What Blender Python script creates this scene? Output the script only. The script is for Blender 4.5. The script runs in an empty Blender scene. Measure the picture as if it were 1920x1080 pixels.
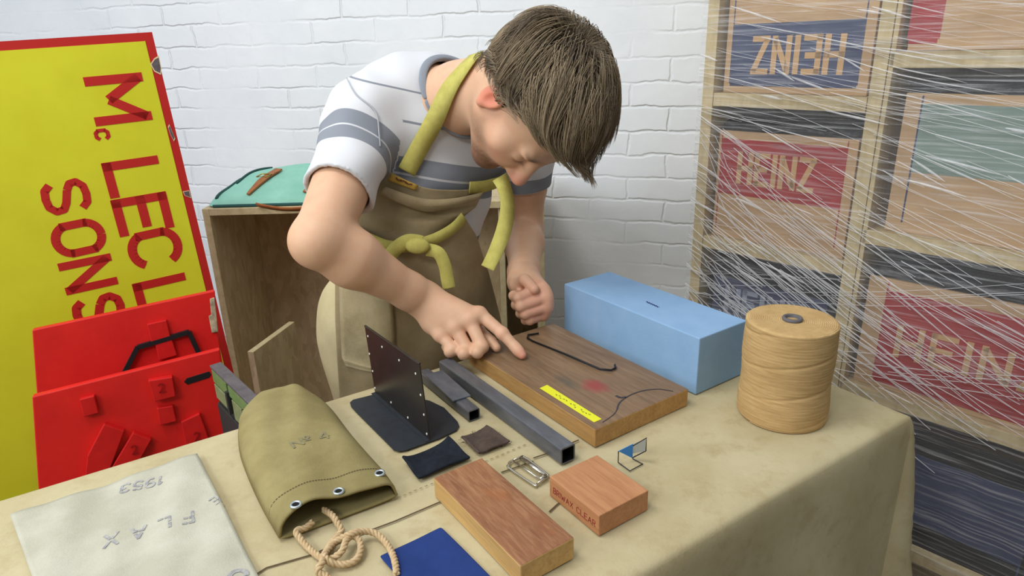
import bpy, bmesh, math, random
import numpy as np
from mathutils import Vector, Matrix
from mathutils.bvhtree import BVHTree
random.seed(7); rng = np.random.default_rng(7)
sc = bpy.context.scene
COL = sc.collection
# ------------------------------------------------------------------ camera
FPX = 1250.0; PITCH = math.atan(450/FPX); ROLL = 0.0283
TZ = 0.90                                   # height of the table top
CAM = np.array([0.0, 0.0, 1.40])
cp_, sp_ = math.cos(PITCH), math.sin(PITCH)
FW = np.array([0, cp_, -sp_]); R0 = np.array([1.0, 0, 0]); U0 = np.array([0, sp_, cp_])
RT = math.cos(ROLL)*R0-math.sin(ROLL)*U0; UP = math.sin(ROLL)*R0+math.cos(ROLL)*U0
cam = bpy.data.objects.new('camera', bpy.data.cameras.new('camera')); COL.objects.link(cam)
cam.data.sensor_width = 36; cam.data.lens = 36*FPX/1920; cam.data.clip_start = .02
M = Matrix.Identity(4)
for i in range(3):
    M[i][0] = RT[i]; M[i][1] = UP[i]; M[i][2] = -FW[i]; M[i][3] = CAM[i]
cam.matrix_world = M
sc.camera = cam
# ------------------------------------------------------------------ world, lamps, added fill, exposure
w = bpy.data.worlds.new('world'); sc.world = w; w.use_nodes = True
w.node_tree.nodes['Background'].inputs[0].default_value = (.86, .93, 1, 1)
w.node_tree.nodes['Background'].inputs[1].default_value = .78
def area(name, loc, target, size, power, color, sy=None):
    l = bpy.data.lights.new(name, 'AREA'); l.energy = power; l.color = color; l.size = size
    if sy: l.shape = 'RECTANGLE'; l.size_y = sy
    o = bpy.data.objects.new(name, l); COL.objects.link(o); o.location = loc
    o.rotation_euler = (Vector(target)-Vector(loc)).to_track_quat('-Z', 'Y').to_euler()
    return o
area('ceiling_lamp', (-.75, .55, 2.75), (-.1, 1.2, .9), .9, 17, (1, .985, .95), .5)
area('window_light', (-2.1, -.1, 2.0), (.5, 1.7, 1.0), 1.4, 22, (.88, .94, 1), 1.2)
area('rear_fill_light', (-1.1, -1.1, 2.6), (.1, 1.6, .6), .7, 18, (1, .98, .95), .4)  # added fill from behind the camera, brightens the crate interior and back wall
sc.view_settings.view_transform = 'Standard'; sc.view_settings.look = 'None'
sc.view_settings.exposure = 0.0; sc.view_settings.gamma = 1; sc.view_settings.use_curve_mapping = False
# ------------------------------------------------------------------ geometry of the view: points measured in the photograph
def ray(px, py): return FW+(px-960)/FPX*RT-(py-540)/FPX*UP
def P(px, py, d): return CAM+ray(px, py)*d
def T(px, py, z=TZ):
    d = ray(px, py); return CAM+d*(z-CAM[2])/d[2]
def onplane(px, py, p0, n):
    d = ray(px, py); return CAM+d*(np.dot(p0-CAM, n)/np.dot(d, n))
def heightof(bot, top, z=TZ):
    b = T(*bot, z); d = ray(*top); s = np.dot(b[:2]-CAM[:2], d[:2])/np.dot(d[:2], d[:2]); return (CAM+d*s)[2]-z
def unit(v): v = np.asarray(v, float); return v/np.linalg.norm(v)
def hdir(deg): return np.array([math.sin(math.radians(deg)), math.cos(math.radians(deg)), 0.0])
Z3 = np.array([0, 0, 1.0])
# ------------------------------------------------------------------ materials
def srgb(c):
    return tuple(((x/255)/12.92 if x/255 <= .04045 else ((x/255+.055)/1.055)**2.4) for x in c)+(1,)
def mat(name, rgb, rough=.7, metal=0, rgb2=None, scale=(8, 8, 8), detail=6, lo=.35, hi=.65, bump=0, bscale=None, spec=.3, coat=0, extra=None, bdist=.002):
    m = bpy.data.materials.new(name); m.use_nodes = True; nt = m.node_tree; N = nt.nodes; L = nt.links
    b = N['Principled BSDF']; b.inputs['Roughness'].default_value = rough; b.inputs['Metallic'].default_value = metal
    b.inputs['Specular IOR Level'].default_value = spec; b.inputs['Coat Weight'].default_value = coat
    b.inputs['Base Color'].default_value = srgb(rgb)
    tc = N.new('ShaderNodeTexCoord'); mp = N.new('ShaderNodeMapping'); mp.inputs['Scale'].default_value = scale
    L.new(tc.outputs['Object'], mp.inputs[0])
    last = None
    if rgb2 is not None:
        n = N.new('ShaderNodeTexNoise'); n.inputs['Detail'].default_value = detail; n.inputs['Scale'].default_value = 1; n.inputs['Roughness'].default_value = .65
        L.new(mp.outputs[0], n.inputs[0])
        r = N.new('ShaderNodeValToRGB'); r.color_ramp.elements[0].position = lo; r.color_ramp.elements[1].position = hi
        r.color_ramp.elements[0].color = srgb(rgb); r.color_ramp.elements[1].color = srgb(rgb2)
        L.new(n.outputs[0], r.inputs[0]); last = r.outputs[0]
        L.new(last, b.inputs['Base Color'])
    if bump:
        n2 = N.new('ShaderNodeTexNoise'); n2.inputs['Scale'].default_value = 1; n2.inputs['Detail'].default_value = 8
        mp2 = N.new('ShaderNodeMapping'); mp2.inputs['Scale'].default_value = bscale or scale
        L.new(tc.outputs['Object'], mp2.inputs[0]); L.new(mp2.outputs[0], n2.inputs[0])
        bp = N.new('ShaderNodeBump'); bp.inputs['Strength'].default_value = bump; bp.inputs['Distance'].default_value = bdist
        L.new(n2.outputs[0], bp.inputs['Height']); L.new(bp.outputs[0], b.inputs['Normal'])
    if extra: extra(m, nt, N, L, b, tc, last)
    return m
def mixin(nt, base, color, fac):
    mx = nt.nodes.new('ShaderNodeMix'); mx.data_type = 'RGBA'
    if base is not None: nt.links.new(base, mx.inputs[6])
    mx.inputs[7].default_value = color if len(color) == 4 else srgb(color)
    nt.links.new(fac, mx.inputs[0]); return mx.outputs[2]
# ------------------------------------------------------------------ mesh helpers
class MB:
    def __init__(s): s.v = []; s.f = []
    def add(s, vs, fs):
        o = len(s.v); s.v += [tuple(map(float, v)) for v in vs]; s.f += [tuple(i+o for i in f) for f in fs]; return s
    def box(s, c, ax, ay, az, hx, hy, hz):
        c, ax, ay, az = map(np.asarray, (c, ax, ay, az)); vs = []
        for dz in (-1, 1):
            for dx, dy in ((-1, -1), (1, -1), (1, 1), (-1, 1)): vs.append(c+ax*hx*dx+ay*hy*dy+az*hz*dz)
        return s.add(vs, [(3, 2, 1, 0), (4, 5, 6, 7), (0, 1, 5, 4), (1, 2, 6, 5), (2, 3, 7, 6), (3, 0, 4, 7)])
    def prism(s, poly, off):
        n = len(poly); off = np.asarray(off); poly = [np.asarray(p, float) for p in poly]
        return s.add(poly+[p+off for p in poly], [tuple(range(n))[::-1], tuple(range(n, 2*n))]+[(i, (i+1) % n, (i+1) % n+n, i+n) for i in range(n)])
    def tube(s, pts, r, seg=8, closed=False, cap=True):
        pts = [np.asarray(p, float) for p in pts]; n = len(pts)
        rr = r if hasattr(r, '__len__') else [r]*n
        o = len(s.v); up = None
        for i in range(n):
            a = pts[(i-1) % n] if (i > 0 or closed) else pts[0]; b = pts[(i+1) % n] if (i < n-1 or closed) else pts[-1]
            t = unit(b-a)
            if up is None: up = unit(np.cross(t, Z3 if abs(t[2]) < .9 else R0))
            up = unit(up-t*np.dot(up, t)); q = np.cross(t, up)
            for k in range(seg):
                an = 2*math.pi*k/seg; s.v.append(tuple(pts[i]+rr[i]*(math.cos(an)*up+math.sin(an)*q)))
        for i in range(n if closed else n-1):
            j = (i+1) % n
            for k in range(seg):
                s.f.append((o+i*seg+k, o+i*seg+(k+1) % seg, o+j*seg+(k+1) % seg, o+j*seg+k))
        if cap and not closed:
            s.f.append(tuple(o+k for k in range(seg))[::-1]); s.f.append(tuple(o+(n-1)*seg+k for k in range(seg)))
        return s
    def grid(s, G):
        G = np.asarray(G); a, b = G.shape[:2]; o = len(s.v)
        s.v += [tuple(p) for p in G.reshape(-1, 3)]
        s.f += [(o+i*b+j, o+(i+1)*b+j, o+(i+1)*b+j+1, o+i*b+j+1) for i in range(a-1) for j in range(b-1)]
        return s
    def lathe(s, c, prof, seg=48, axis=Z3, x=R0):
        c = np.asarray(c); x = unit(x-axis*np.dot(x, axis)); y = np.cross(axis, x); o = len(s.v); n = len(prof)
        for r, z in prof:
            for k in range(seg):
                a = 2*math.pi*k/seg; s.v.append(tuple(c+axis*z+r*(math.cos(a)*x+math.sin(a)*y)))
        for i in range(n-1):
            for k in range(seg): s.f.append((o+i*seg+k, o+i*seg+(k+1) % seg, o+(i+1)*seg+(k+1) % seg, o+(i+1)*seg+k))
        s.f.append(tuple(o+k for k in range(seg))[::-1]); s.f.append(tuple(o+(n-1)*seg+k for k in range(seg)))
        return s
    def build(s, name, m, parent=None, origin=None, rot=0, smooth=False, bevel=0, solid=0, subsurf=0, bseg=2):
        """links the shape as ONE mesh object; local frame = origin + turn about z"""
        me = bpy.data.meshes.new(name)
        V = np.array(s.v); O = np.array(origin) if origin is not None else (V.min(0)+V.max(0))/2*np.array([1, 1, 0])+np.array([0, 0, V[:, 2].min()])
        Mw = Matrix.Translation(Vector(O)) @ Matrix.Rotation(rot, 4, 'Z')
        Mi = np.array(Mw.inverted()); V = V@Mi[:3, :3].T+Mi[:3, 3]
        me.from_pydata([tuple(v) for v in V], [], s.f); me.update()
        bm = bmesh.new(); bm.from_mesh(me); bmesh.ops.recalc_face_normals(bm, faces=bm.faces); bm.to_mesh(me); bm.free()
        if smooth:
            for p in me.polygons: p.use_smooth = True
        me.materials.append(m)
        o = bpy.data.objects.new(name, me); COL.objects.link(o); o.matrix_world = Mw
        if parent is not None:
            o.parent = parent; o.matrix_parent_inverse = Matrix.Identity(4)
            o.matrix_local = world_of(parent).inverted() @ Mw
        if solid: k = o.modifiers.new('solid', 'SOLIDIFY'); k.thickness = solid; k.offset = 0
        if bevel: k = o.modifiers.new('bevel', 'BEVEL'); k.width = bevel; k.segments = bseg; k.limit_method = 'ANGLE'
        if subsurf: k = o.modifiers.new('sub', 'SUBSURF'); k.levels = subsurf; k.render_levels = subsurf
        o['_w'] = [x for r in Mw for x in r]
        return o
def world_of(o):
    if '_w' in o: a = list(o['_w']); return Matrix([a[0:4], a[4:8], a[8:12], a[12:16]])
    return o.matrix_world.copy()
def empty(name, loc, rz=0):
    o = bpy.data.objects.new(name, None); COL.objects.link(o); Mw = Matrix.Translation(Vector([float(x) for x in loc])) @ Matrix.Rotation(rz, 4, 'Z')
    o.matrix_world = Mw; o['_w'] = [x for r in Mw for x in r]; o.empty_display_size = .05; return o
def tag(o, label, cat=None, group=None, kind=None):
    if label: o['label'] = label
    if cat: o['category'] = cat
    if group: o['group'] = group
    if kind: o['kind'] = kind
    return o
def smoothpath(pts, n=8, closed=False):
    pts = [np.asarray(p, float) for p in pts]; N = len(pts); out = []
    for i in range(N if closed else N-1):
        g = (lambda k: pts[k % N]) if closed else (lambda k: pts[min(max(k, 0), N-1)])
        p0, p1, p2, p3 = g(i-1), g(i), g(i+1), g(i+2)
        for t in np.linspace(0, 1, n, endpoint=False):
            out.append(.5*((2*p1)+(-p0+p2)*t+(2*p0-5*p1+4*p2-p3)*t*t+(-p0+3*p1-3*p2+p3)*t**3))
    if not closed: out.append(pts[-1])
    return out
def rectify(q):                                # four unprojected corners -> centre, turn, half sizes
    q = [np.asarray(p) for p in q]; c = sum(q)/4
    a = unit((q[1]-q[0])+(q[2]-q[3])); L1 = (np.linalg.norm(q[1]-q[0])+np.linalg.norm(q[2]-q[3]))/4
    b = np.array([-a[1], a[0], 0]); L2 = (np.linalg.norm(q[2]-q[1])+np.linalg.norm(q[3]-q[0]))/4
    return c, a, b, L1, L2
# stroke lettering: polylines in a unit-high cell
GL = {'M': (.85, [[(0, 0), (0, 1), (.42, .3), (.85, 1), (.85, 0)]]), 'L': (.55, [[(0, 1), (0, 0), (.55, 0)]]),
      'E': (.55, [[(.55, 1), (0, 1), (0, 0), (.55, 0)], [(0, .52), (.45, .52)]]), 'N': (.62, [[(0, 0), (0, 1), (.62, 0), (.62, 1)]]),
      'H': (.6, [[(0, 0), (0, 1)], [(.6, 0), (.6, 1)], [(0, .5), (.6, .5)]]), 'I': (.05, [[(.02, 0), (.02, 1)]]),
      'Z': (.58, [[(0, 1), (.58, 1), (0, 0), (.58, 0)]]), 'F': (.5, [[(.5, 1), (0, 1), (0, 0)], [(0, .52), (.42, .52)]]),
      'A': (.66, [[(0, 0), (.33, 1), (.66, 0)], [(.14, .35), (.52, .35)]]), 'X': (.6, [[(0, 0), (.6, 1)], [(0, 1), (.6, 0)]]),
      'B': (.5, [[(0, 0), (0, 1), (.35, 1), (.47, .88), (.47, .65), (.35, .53), (0, .53)], [(.35, .53), (.5, .4), (.5, .14), (.36, 0), (0, 0)]]),
      'R': (.52, [[(0, 0), (0, 1), (.36, 1), (.5, .88), (.5, .62), (.36, .5), (0, .5)], [(.25, .5), (.52, 0)]]),
      'W': (.85, [[(0, 1), (.2, 0), (.42, .7), (.64, 0), (.85, 1)]]), 'T': (.6, [[(0, 1), (.6, 1)], [(.3, 1), (.3, 0)]]),
      'S': (.52, [[(.52, .82), (.42, .97), (.26, 1), (.1, .97), (0, .82), (.02, .66), (.14, .56), (.38, .46), (.5, .36), (.52, .18), (.42, .03), (.26, 0), (.1, .03), (0, .18)]]),
      'C': (.62, [[(.31+.31*math.cos(math.radians(a)), (.69 if math.sin(math.radians(a)) > 0 else .31)+.31*math.sin(math.radians(a))) for a in range(20, 341, 16)]]),
      'O': (.66, [[(.33+.33*math.cos(math.radians(a)), (.67 if math.sin(math.radians(a)) > 0 else .33)+.33*math.sin(math.radians(a))) for a in range(90, 451, 15)]]),
      'o': (.3, [[(.15, 1), (0, .85), (.0, .7), (.15, .55), (.3, .7), (.3, .85), (.15, 1)], [(0, .38), (.3, .38)]]),
      '1': (.2, [[(0, .8), (.15, 1), (.15, 0)]]), '2': (.5, [[(0, .78), (.08, .95), (.25, 1), (.42, .95), (.5, .78), (.45, .58), (0, 0), (.5, 0)]]),
      '3': (.5, [[(0, .85), (.12, 1), (.38, 1), (.5, .85), (.48, .62), (.25, .53)], [(.25, .53), (.5, .42), (.5, .14), (.36, 0), (.12, 0), (0, .14)]]),
      '4': (.55, [[(.42, 0), (.42, 1), (0, .32), (.55, .32)]]), '5': (.5, [[(.48, 1), (.05, 1), (.02, .56), (.3, .62), (.48, .5), (.5, .2), (.36, 0), (.12, 0), (0, .14)]]),
      '9': (.5, [[(.5, .68), (.4, .5), (.1, .5), (0, .65), (0, .85), (.12, 1), (.38, 1), (.5, .85), (.5, .3), (.36, 0), (.1, 0)]]), ' ': (.35, []),
      'c': (.4, [[(.4, .45), (.3, .6), (.1, .6), (0, .45), (0, .15), (.1, 0), (.3, 0), (.4, .15)]]), '-': (.3, [[(0, .5), (.3, .5)]])}
def lettering(mb, text, org, right, up, h, stroke, gap=.22, thick=.0006, nrm=None, stencil=0, fn=None, sx=1.0):
    """strokes of the text as thin raised bars; fn maps a world point to the surface"""
    org = np.asarray(org, float); right = unit(right); up = unit(up); n = unit(np.cross(right, up)) if nrm is None else nrm; x = 0
    for ch in text:
        wd, pls = GL[ch]
        for pl in pls:
            for i in range(len(pl)-1):
                a = np.array([x+pl[i][0], pl[i][1]])*[sx, 1]; b = np.array([x+pl[i+1][0], pl[i+1][1]])*[sx, 1]; d = b-a; L = np.linalg.norm(d)
                if L < 1e-6: continue
                d = d/L; axis = abs(d[0]) < .05 or abs(d[1]) < .05; e = stroke/2*(.9 if axis and L > .3 else 0); q = np.array([-d[1], d[0]])*stroke/2
                if i > 0 and not fn and L <= .3: mb.prism([org+right*((a[0]+stroke/2*math.cos(t_))*h)+up*((a[1]+stroke/2*math.sin(t_))*h) for t_ in np.arange(0, 6.28, .5236)], n*thick*.98)
                if fn: e = stroke*.2
                a = a-d*e; b = b+d*e
                segs = [(0, 1)] if not stencil or L < .35 else [(0, .44), (.56, 1)]
                for s0, s1 in segs:
                    A = a+(b-a)*s0; B = a+(b-a)*s1; k = max(1, int(np.linalg.norm(B-A)*h/.004)) if fn else 1
                    for j in range(k):
                        C0 = A+(B-A)*j/k; C1 = A+(B-A)*(j+1)/k
                        W = [org+right*(p[0]*h)+up*(p[1]*h) for p in (C0-q, C1-q, C1+q, C0+q)]
                        if fn: W = [fn(p) for p in W]
                        mb.prism(W, n*thick)
        x += wd+gap
    return x*h*sx
def snap_to(obj, off=.0004):                 # drop a point straight down on a built object
    dg = bpy.context.evaluated_depsgraph_get(); ev = obj.evaluated_get(dg); me = ev.to_mesh(); Mw = world_of(obj)
    bv = BVHTree.FromPolygons([Mw @ v.co for v in me.vertices], [tuple(p.vertices) for p in me.polygons]); ev.to_mesh_clear()
    def f(p):
        h = bv.ray_cast(Vector((p[0], p[1], TZ+.5)), Vector((0, 0, -1)))[0]
        return np.array([p[0], p[1], (h.z if h else p[2])+off])
    return f
DA = hdir(-33.0); DB = hdir(57.0)            # the table's long and short directions
# ------------------------------------------------------------------ setting: walls and floor
def brick_extra(m, nt, N, L, b, tc, last):
    mp = N.new('ShaderNodeMapping'); mp.inputs['Rotation'].default_value = (math.pi/2, 0, 0)
    L.new(tc.outputs['Object'], mp.inputs[0])
    nz = N.new('ShaderNodeTexNoise'); nz.inputs['Scale'].default_value = 14; nz.inputs['Detail'].default_value = 5; L.new(mp.outputs[0], nz.inputs[0])
    ad = N.new('ShaderNodeVectorMath'); ad.operation = 'MULTIPLY_ADD'; ad.inputs[1].default_value = (.026, .026, 0); L.new(nz.outputs['Color'], ad.inputs[0]); L.new(mp.outputs[0], ad.inputs[2])
    br = N.new('ShaderNodeTexBrick'); br.inputs['Scale'].default_value = 1; br.inputs['Brick Width'].default_value = .225; br.inputs['Row Height'].default_value = .0675
    br.inputs['Mortar Size'].default_value = .006; br.inputs['Mortar Smooth'].default_value = .9; br.inputs['Color1'].default_value = (1, 1, 1, 1); br.inputs['Color2'].default_value = (1, 1, 1, 1); br.inputs['Mortar'].default_value = (0, 0, 0, 1)
    L.new(ad.outputs[0], br.inputs[0])
    # where the old paint is thick the joints are filled
    fl = N.new('ShaderNodeTexNoise'); fl.inputs['Scale'].default_value = 2.2; fl.inputs['Detail'].default_value = 3; L.new(mp.outputs[0], fl.inputs[0])
    fr = N.new('ShaderNodeMapRange'); fr.inputs[1].default_value = .42; fr.inputs[2].default_value = .62; fr.inputs[3].default_value = .05; L.new(fl.outputs[0], fr.inputs[0])
    n3 = N.new('ShaderNodeTexNoise'); n3.inputs['Scale'].default_value = 38; n3.inputs['Detail'].default_value = 6; L.new(mp.outputs[0], n3.inputs[0])
    mu = N.new('ShaderNodeMath'); mu.operation = 'MULTIPLY'; L.new(br.outputs['Color'], mu.inputs[0]); L.new(fr.outputs[0], mu.inputs[1])
    m2 = N.new('ShaderNodeMath'); m2.operation = 'MULTIPLY_ADD'; m2.inputs[1].default_value = .35; L.new(n3.outputs[0], m2.inputs[0]); L.new(mu.outputs[0], m2.inputs[2])
    bp = N.new('ShaderNodeBump'); bp.inputs['Strength'].default_value = 1.0; bp.inputs['Distance'].default_value = .0030; L.new(m2.outputs[0], bp.inputs['Height']); L.new(bp.outputs[0], b.inputs['Normal'])
M_wall = mat('painted_brick', (238, 240, 242), .55, rgb2=(230, 233, 236), scale=(3, 3, 3), extra=brick_extra)
WD = hdir(-73.4); W0 = np.array([.32, 2.0, 0]); WN = np.array([-WD[1], WD[0], 0])   # wall line and its normal
if WN[1] > 0: WN = -WN
def wall(name, p, d, n, L0, L1, h, m, th=.1):
    ang = math.atan2(d[1], d[0]); mb = MB()
    c = p+d*(L0+L1)/2-n*th/2+Z3*h/2
    mb.box(c, d, n, Z3, (L1-L0)/2, th/2, h/2)
    return tag(mb.build(name, m, rot=ang), None, kind='structure')
wall('wall_back', W0, -WD, WN, -3.4, 2.6, 2.9, M_wall)
M_fw = mat('dull_plaster', (176, 170, 160), .8, rgb2=(164, 158, 148), scale=(2, 2, 2))
wall('blocker_wall_front', np.array([0, -1.7, 0.]), R0, np.array([0, 1.0, 0]), -3.2, 3.2, 2.9, M_fw)  # unseen, added behind the camera to cut ambient light on the cloth drape
wall('blocker_wall_right', np.array([2.5, 0, 0.]), np.array([0, 1.0, 0]), np.array([-1.0, 0, 0]), -1.8, 1.2, 2.9, M_fw)  # unseen side wall, also added to block ambient light
M_floor = mat('concrete_floor', (70, 66, 62), .7, rgb2=(52, 50, 48), scale=(5, 5, 5))
f_ = MB(); f_.box((0, 1.0, -.03), R0, (0, 1, 0), Z3, 3.4, 3.2, .03); tag(f_.build('floor', M_floor), None, kind='structure')
# ------------------------------------------------------------------ the table under its canvas cloth
A0 = T(188, 880); A1 = T(700, 718)
na = np.array([-DB[1], DB[0], 0]);                   # unit vector across the table, towards the wall
oL = np.dot(T(440, 800)[:2], na[:2]); oR = np.dot(T(1440, 928)[:2], na[:2]); sE = np.dot(T(1690, 768)[:2], DB[:2]); sS = sE-2.15
def TP(s, o, z): return DB*s+na*o+Z3*z
def cloth_stains(m, nt, N, L, b, tc, last):
    n = N.new('ShaderNodeTexNoise'); n.inputs['Scale'].default_value = 22; n.inputs['Detail'].default_value = 9; n.inputs['Roughness'].default_value = .7; L.new(tc.outputs['Object'], n.inputs[0])
    r = N.new('ShaderNodeMapRange'); r.inputs[1].default_value = .52; r.inputs[2].default_value = .75; r.inputs[4].default_value = .55; L.new(n.outputs[0], r.inputs[0])
    L.new(mixin(nt, last, (160, 138, 96), r.outputs[0]), b.inputs['Base Color'])
M_cloth = mat('canvas_cloth', (196, 184, 148), .95, rgb2=(182, 168, 130), scale=(5, 5, 5), lo=.4, hi=.62, bump=.5, bscale=(350, 350, 350), spec=.1, bdist=.0006, extra=cloth_stains)
tb = empty('work_table', TP((sE+sS)/2, (oL+oR)/2, 0), math.atan2(DB[1], DB[0])); tag(tb, 'wooden work table hidden under the long canvas cloth', 'table')
M_deal = mat('plain_timber', (170, 140, 95), .7, rgb2=(150, 120, 78), scale=(3, 30, 30))
b = MB(); b.box(TP((sE+sS)/2, (oL+oR)/2, TZ-.018), DB, na, Z3, (sE-sS)/2-.012, (oL-oR)/2-.012, .013); b.build('table_top', M_deal, tb, rot=math.atan2(DB[1], DB[0]))
for i in (0, 1):
    for j in (0, 1):
        b = MB(); b.box(TP(sS+.1+i*(sE-sS-.2), oR+.06+j*(oL-oR-.12), (TZ-.03)/2), DB, na, Z3, .03, .03, (TZ-.032)/2); b.build('leg', M_deal, tb, rot=math.atan2(DB[1], DB[0]))
def cloth_pt(s, o):
    es = max(0, s-sE) if s > sE else min(0, s-sS); eo = max(0, o-oL) if o > oL else min(0, o-oR)
    cs = min(max(s, sS), sE); co = min(max(o, oR), oL); e = math.hypot(es, eo)
    if e == 0:
        edge = min(cs-sS, sE-cs, co-oR, oL-co); z = -.004*math.exp(-(edge/.006)**1.0)
        return TP(cs, co, TZ-.0012+z+.0009*math.sin(s*19+o*9)*math.sin(o*23-s*5)*min(1, edge/.05))
    ds, do = es/e, eo/e; corner = min(abs(ds), abs(do))
    near = min(1, max(0, (sE-cs)/.2)) if abs(do) > abs(ds) else 1
    out = .006*(1-math.exp(-e/.01))+min(1, e/.3)*near*(.010+.010*math.sin((s if abs(do) > abs(ds) else o)*17+1.0)+.004*math.sin((s+o)*43))+abs(ds)*e*.10+corner*abs(ds)*min(e, .5)*.10
    dz = e*(1-corner*.18)
    return TP(cs+ds*out, co+do*out, max(.03, TZ-.004-dz))
S = np.concatenate([np.linspace(sS-.6, sS, 16), np.linspace(sS+.003, sS+.03, 4), np.linspace(sS+.05, sE-.03, 110), np.linspace(sE-.025, sE-.002, 8), sE+np.array([0.002, .006, .012, .02, .03]), np.linspace(sE+.05, sE+.85, 34)])
O = np.concatenate([np.linspace(oR-.85, oR-.05, 34), oR-np.array([.03, .02, .012, .006, .002]), np.linspace(oR+.002, oR+.025, 8), np.linspace(oR+.04, oL-.03, 34), np.linspace(oL-.025, oL-.002, 6), oL+np.array([.002, .006, .012, .02, .04]), np.linspace(oL+.06, oL+.6, 20)])
b = MB(); b.grid([[cloth_pt(s, o) for o in O] for s in S])
cl = b.build('tablecloth', M_cloth, smooth=True, origin=TP((sE+sS)/2, (oL+oR)/2, TZ)); tag(cl, 'stained beige canvas cloth covering the whole table and hanging over its edges', 'tablecloth')
M_thread = mat('dark_thread', (92, 76, 55), .9)
def strip(mb, pts, wd, n=Z3, lift=.0008, th=.0005):
    for a, c in zip(pts[:-1], pts[1:]):
        a, c = np.asarray(a), np.asarray(c); d = unit(c-a); q = np.cross(n, d)*wd/2
        mb.prism([a-q+n*lift, c-q+n*lift, c+q+n*lift, a+q+n*lift], n*th)
for pl in ([(470, 1085), (500, 1066), (590, 1040), (640, 1016), (742, 978), (826, 942)], [(940, 887), (960, 880), (1000, 866)], [(1000, 860), (1030, 850), (1085, 826)], [(1030, 961), (1046, 946), (1060, 936)]):
    b = MB(); strip(b, [T(*p) for p in pl], .0018); b.build('seam', M_thread, cl)
b = MB()
for k in range(46):
    x0, y0 = 552+k*10.2, 1012-k*4.25
    if 735 < x0 < 985: strip(b, [T(x0, y0+3), T(x0+5, y0+1)], .0011)
b.build('stitching', mat('pale_thread', (160, 142, 104), .9), cl)
# ------------------------------------------------------------------ wood, foam, spool
def wood(name, c1, c2, c3, streak=1.0, rough=.5, extra2=None, gscale=(9, 90, 60)):
    def ex(m, nt, N, L, b, tc, last):
        n = N.new('ShaderNodeTexNoise'); n.inputs['Scale'].default_value = 1; n.inputs['Detail'].default_value = 10; n.inputs['Distortion'].default_value = .6
        mp = N.new('ShaderNodeMapping'); mp.inputs['Scale'].default_value = (gscale[0]*3, gscale[1]*4, gscale[2]*4); L.new(tc.outputs['Object'], mp.inputs[0]); L.new(mp.outputs[0], n.inputs[0])
        r = N.new('ShaderNodeMapRange'); r.inputs[1].default_value = .45; r.inputs[2].default_value = .7; r.inputs[4].default_value = .6*streak; L.new(n.outputs[0], r.inputs[0])
        o = mixin(nt, last, c3, r.outputs[0])
        if extra2: o = extra2(m, nt, N, L, b, tc, o)
        L.new(o, b.inputs['Base Color'])
    return mat(name, c1, rough, rgb2=c2, scale=gscale, detail=5, extra=ex, bump=.3, bscale=(gscale[0]*4, gscale[1]*5, gscale[2]*5), bdist=.0006)
def blob(nt, tc, c, r, soft=.35, dist=.0, nscale=60):
    N, L = nt.nodes, nt.links
    mp = N.new('ShaderNodeMapping'); mp.vector_type = 'TEXTURE'; mp.inputs['Location'].default_value = c; mp.inputs['Scale'].default_value = r
    nz = N.new('ShaderNodeTexNoise'); nz.inputs['Scale'].default_value = nscale; nz.inputs['Detail'].default_value = 4; L.new(tc.outputs['Object'], nz.inputs[0])
    ad = N.new('ShaderNodeVectorMath'); ad.operation = 'MULTIPLY_ADD'; ad.inputs[1].default_value = (dist,)*3; L.new(nz.outputs['Color'], ad.inputs[0]); L.new(tc.outputs['Object'], ad.inputs[2])
    L.new(ad.outputs[0], mp.inputs[0])
    ln = N.new('ShaderNodeVectorMath'); ln.operation = 'LENGTH'; L.new(mp.outputs[0], ln.inputs[0])
    r_ = N.new('ShaderNodeMapRange'); r_.inputs[1].default_value = 1; r_.inputs[2].default_value = 1-soft; L.new(ln.outputs['Value'], r_.inputs[0]); return r_.outputs[0]
def topblock(name, top, z0, h, m, label, cat, bevel=.0012, shrinktop=0, group=None):
    c, a, bb, L1, L2 = rectify([T(*p, z0+h) for p in top]); mb = MB(); c[2] = z0+h/2
    mb.box(c, a, bb, Z3, L1, L2, h/2); an = math.atan2(a[1], a[0])
    o = mb.build(name, m, rot=an, bevel=bevel); tag(o, label, cat, group); return o, (c, a, bb, L1, L2, an)
HB = .0275
def board_marks(m, nt, N, L, b, tc, o):
    # local frame: x along the long side away from camera-right, z up; marks only on top
    c_, a_, b_, l1, l2 = rectify([T(*p, TZ+HB) for p in [(1114, 805), (880, 655), (1035, 605), (1293, 730)]])
    lc = lambda x, y: (float((T(x, y, TZ+HB)-c_)@a_)-.008, float((T(x, y, TZ+HB)-c_)@b_)-.008, HB)
    o = mixin(nt, o, (70, 74, 66), mulf(nt, blob(nt, tc, lc(1035, 716), (.040, .014, .02), .8, .016), .8))
    o = mixin(nt, o, (150, 52, 52), mulf(nt, blob(nt, tc, lc(1088, 722), (.030, .024, .02), .6, .016), .85))
    o = mixin(nt, o, (66, 60, 52), mulf(nt, blob(nt, tc, lc(960, 672), (.06, .02, .02), .9, .02, 30), .45)); o = mixin(nt, o, (150, 112, 70), mulf(nt, blob(nt, tc, lc(1060, 690), (.05, .03, .02), .9, .02, 30), .4))
    return o
def mulf(nt, s, k):
    n = nt.nodes.new('ShaderNodeMath'); n.operation = 'MULTIPLY'; n.inputs[1].default_value = k; nt.links.new(s, n.inputs[0]); return n.outputs[0]
M_board_top = wood('old_oak_top', (140, 112, 84), (118, 92, 66), (92, 74, 58), .8, .42, board_marks)
M_board_side = wood('sawn_oak_edge', (188, 148, 92), (172, 130, 76), (120, 90, 60), .6, .6)
board, (bc, ba, bb_, bL1, bL2, ban) = topblock('wood_board', [(1114, 805), (880, 655), (1035, 605), (1293, 730)], TZ, HB, M_board_top, 'large old oak board with a dark worn top, red smudge and yellow tape', 'board')
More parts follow.
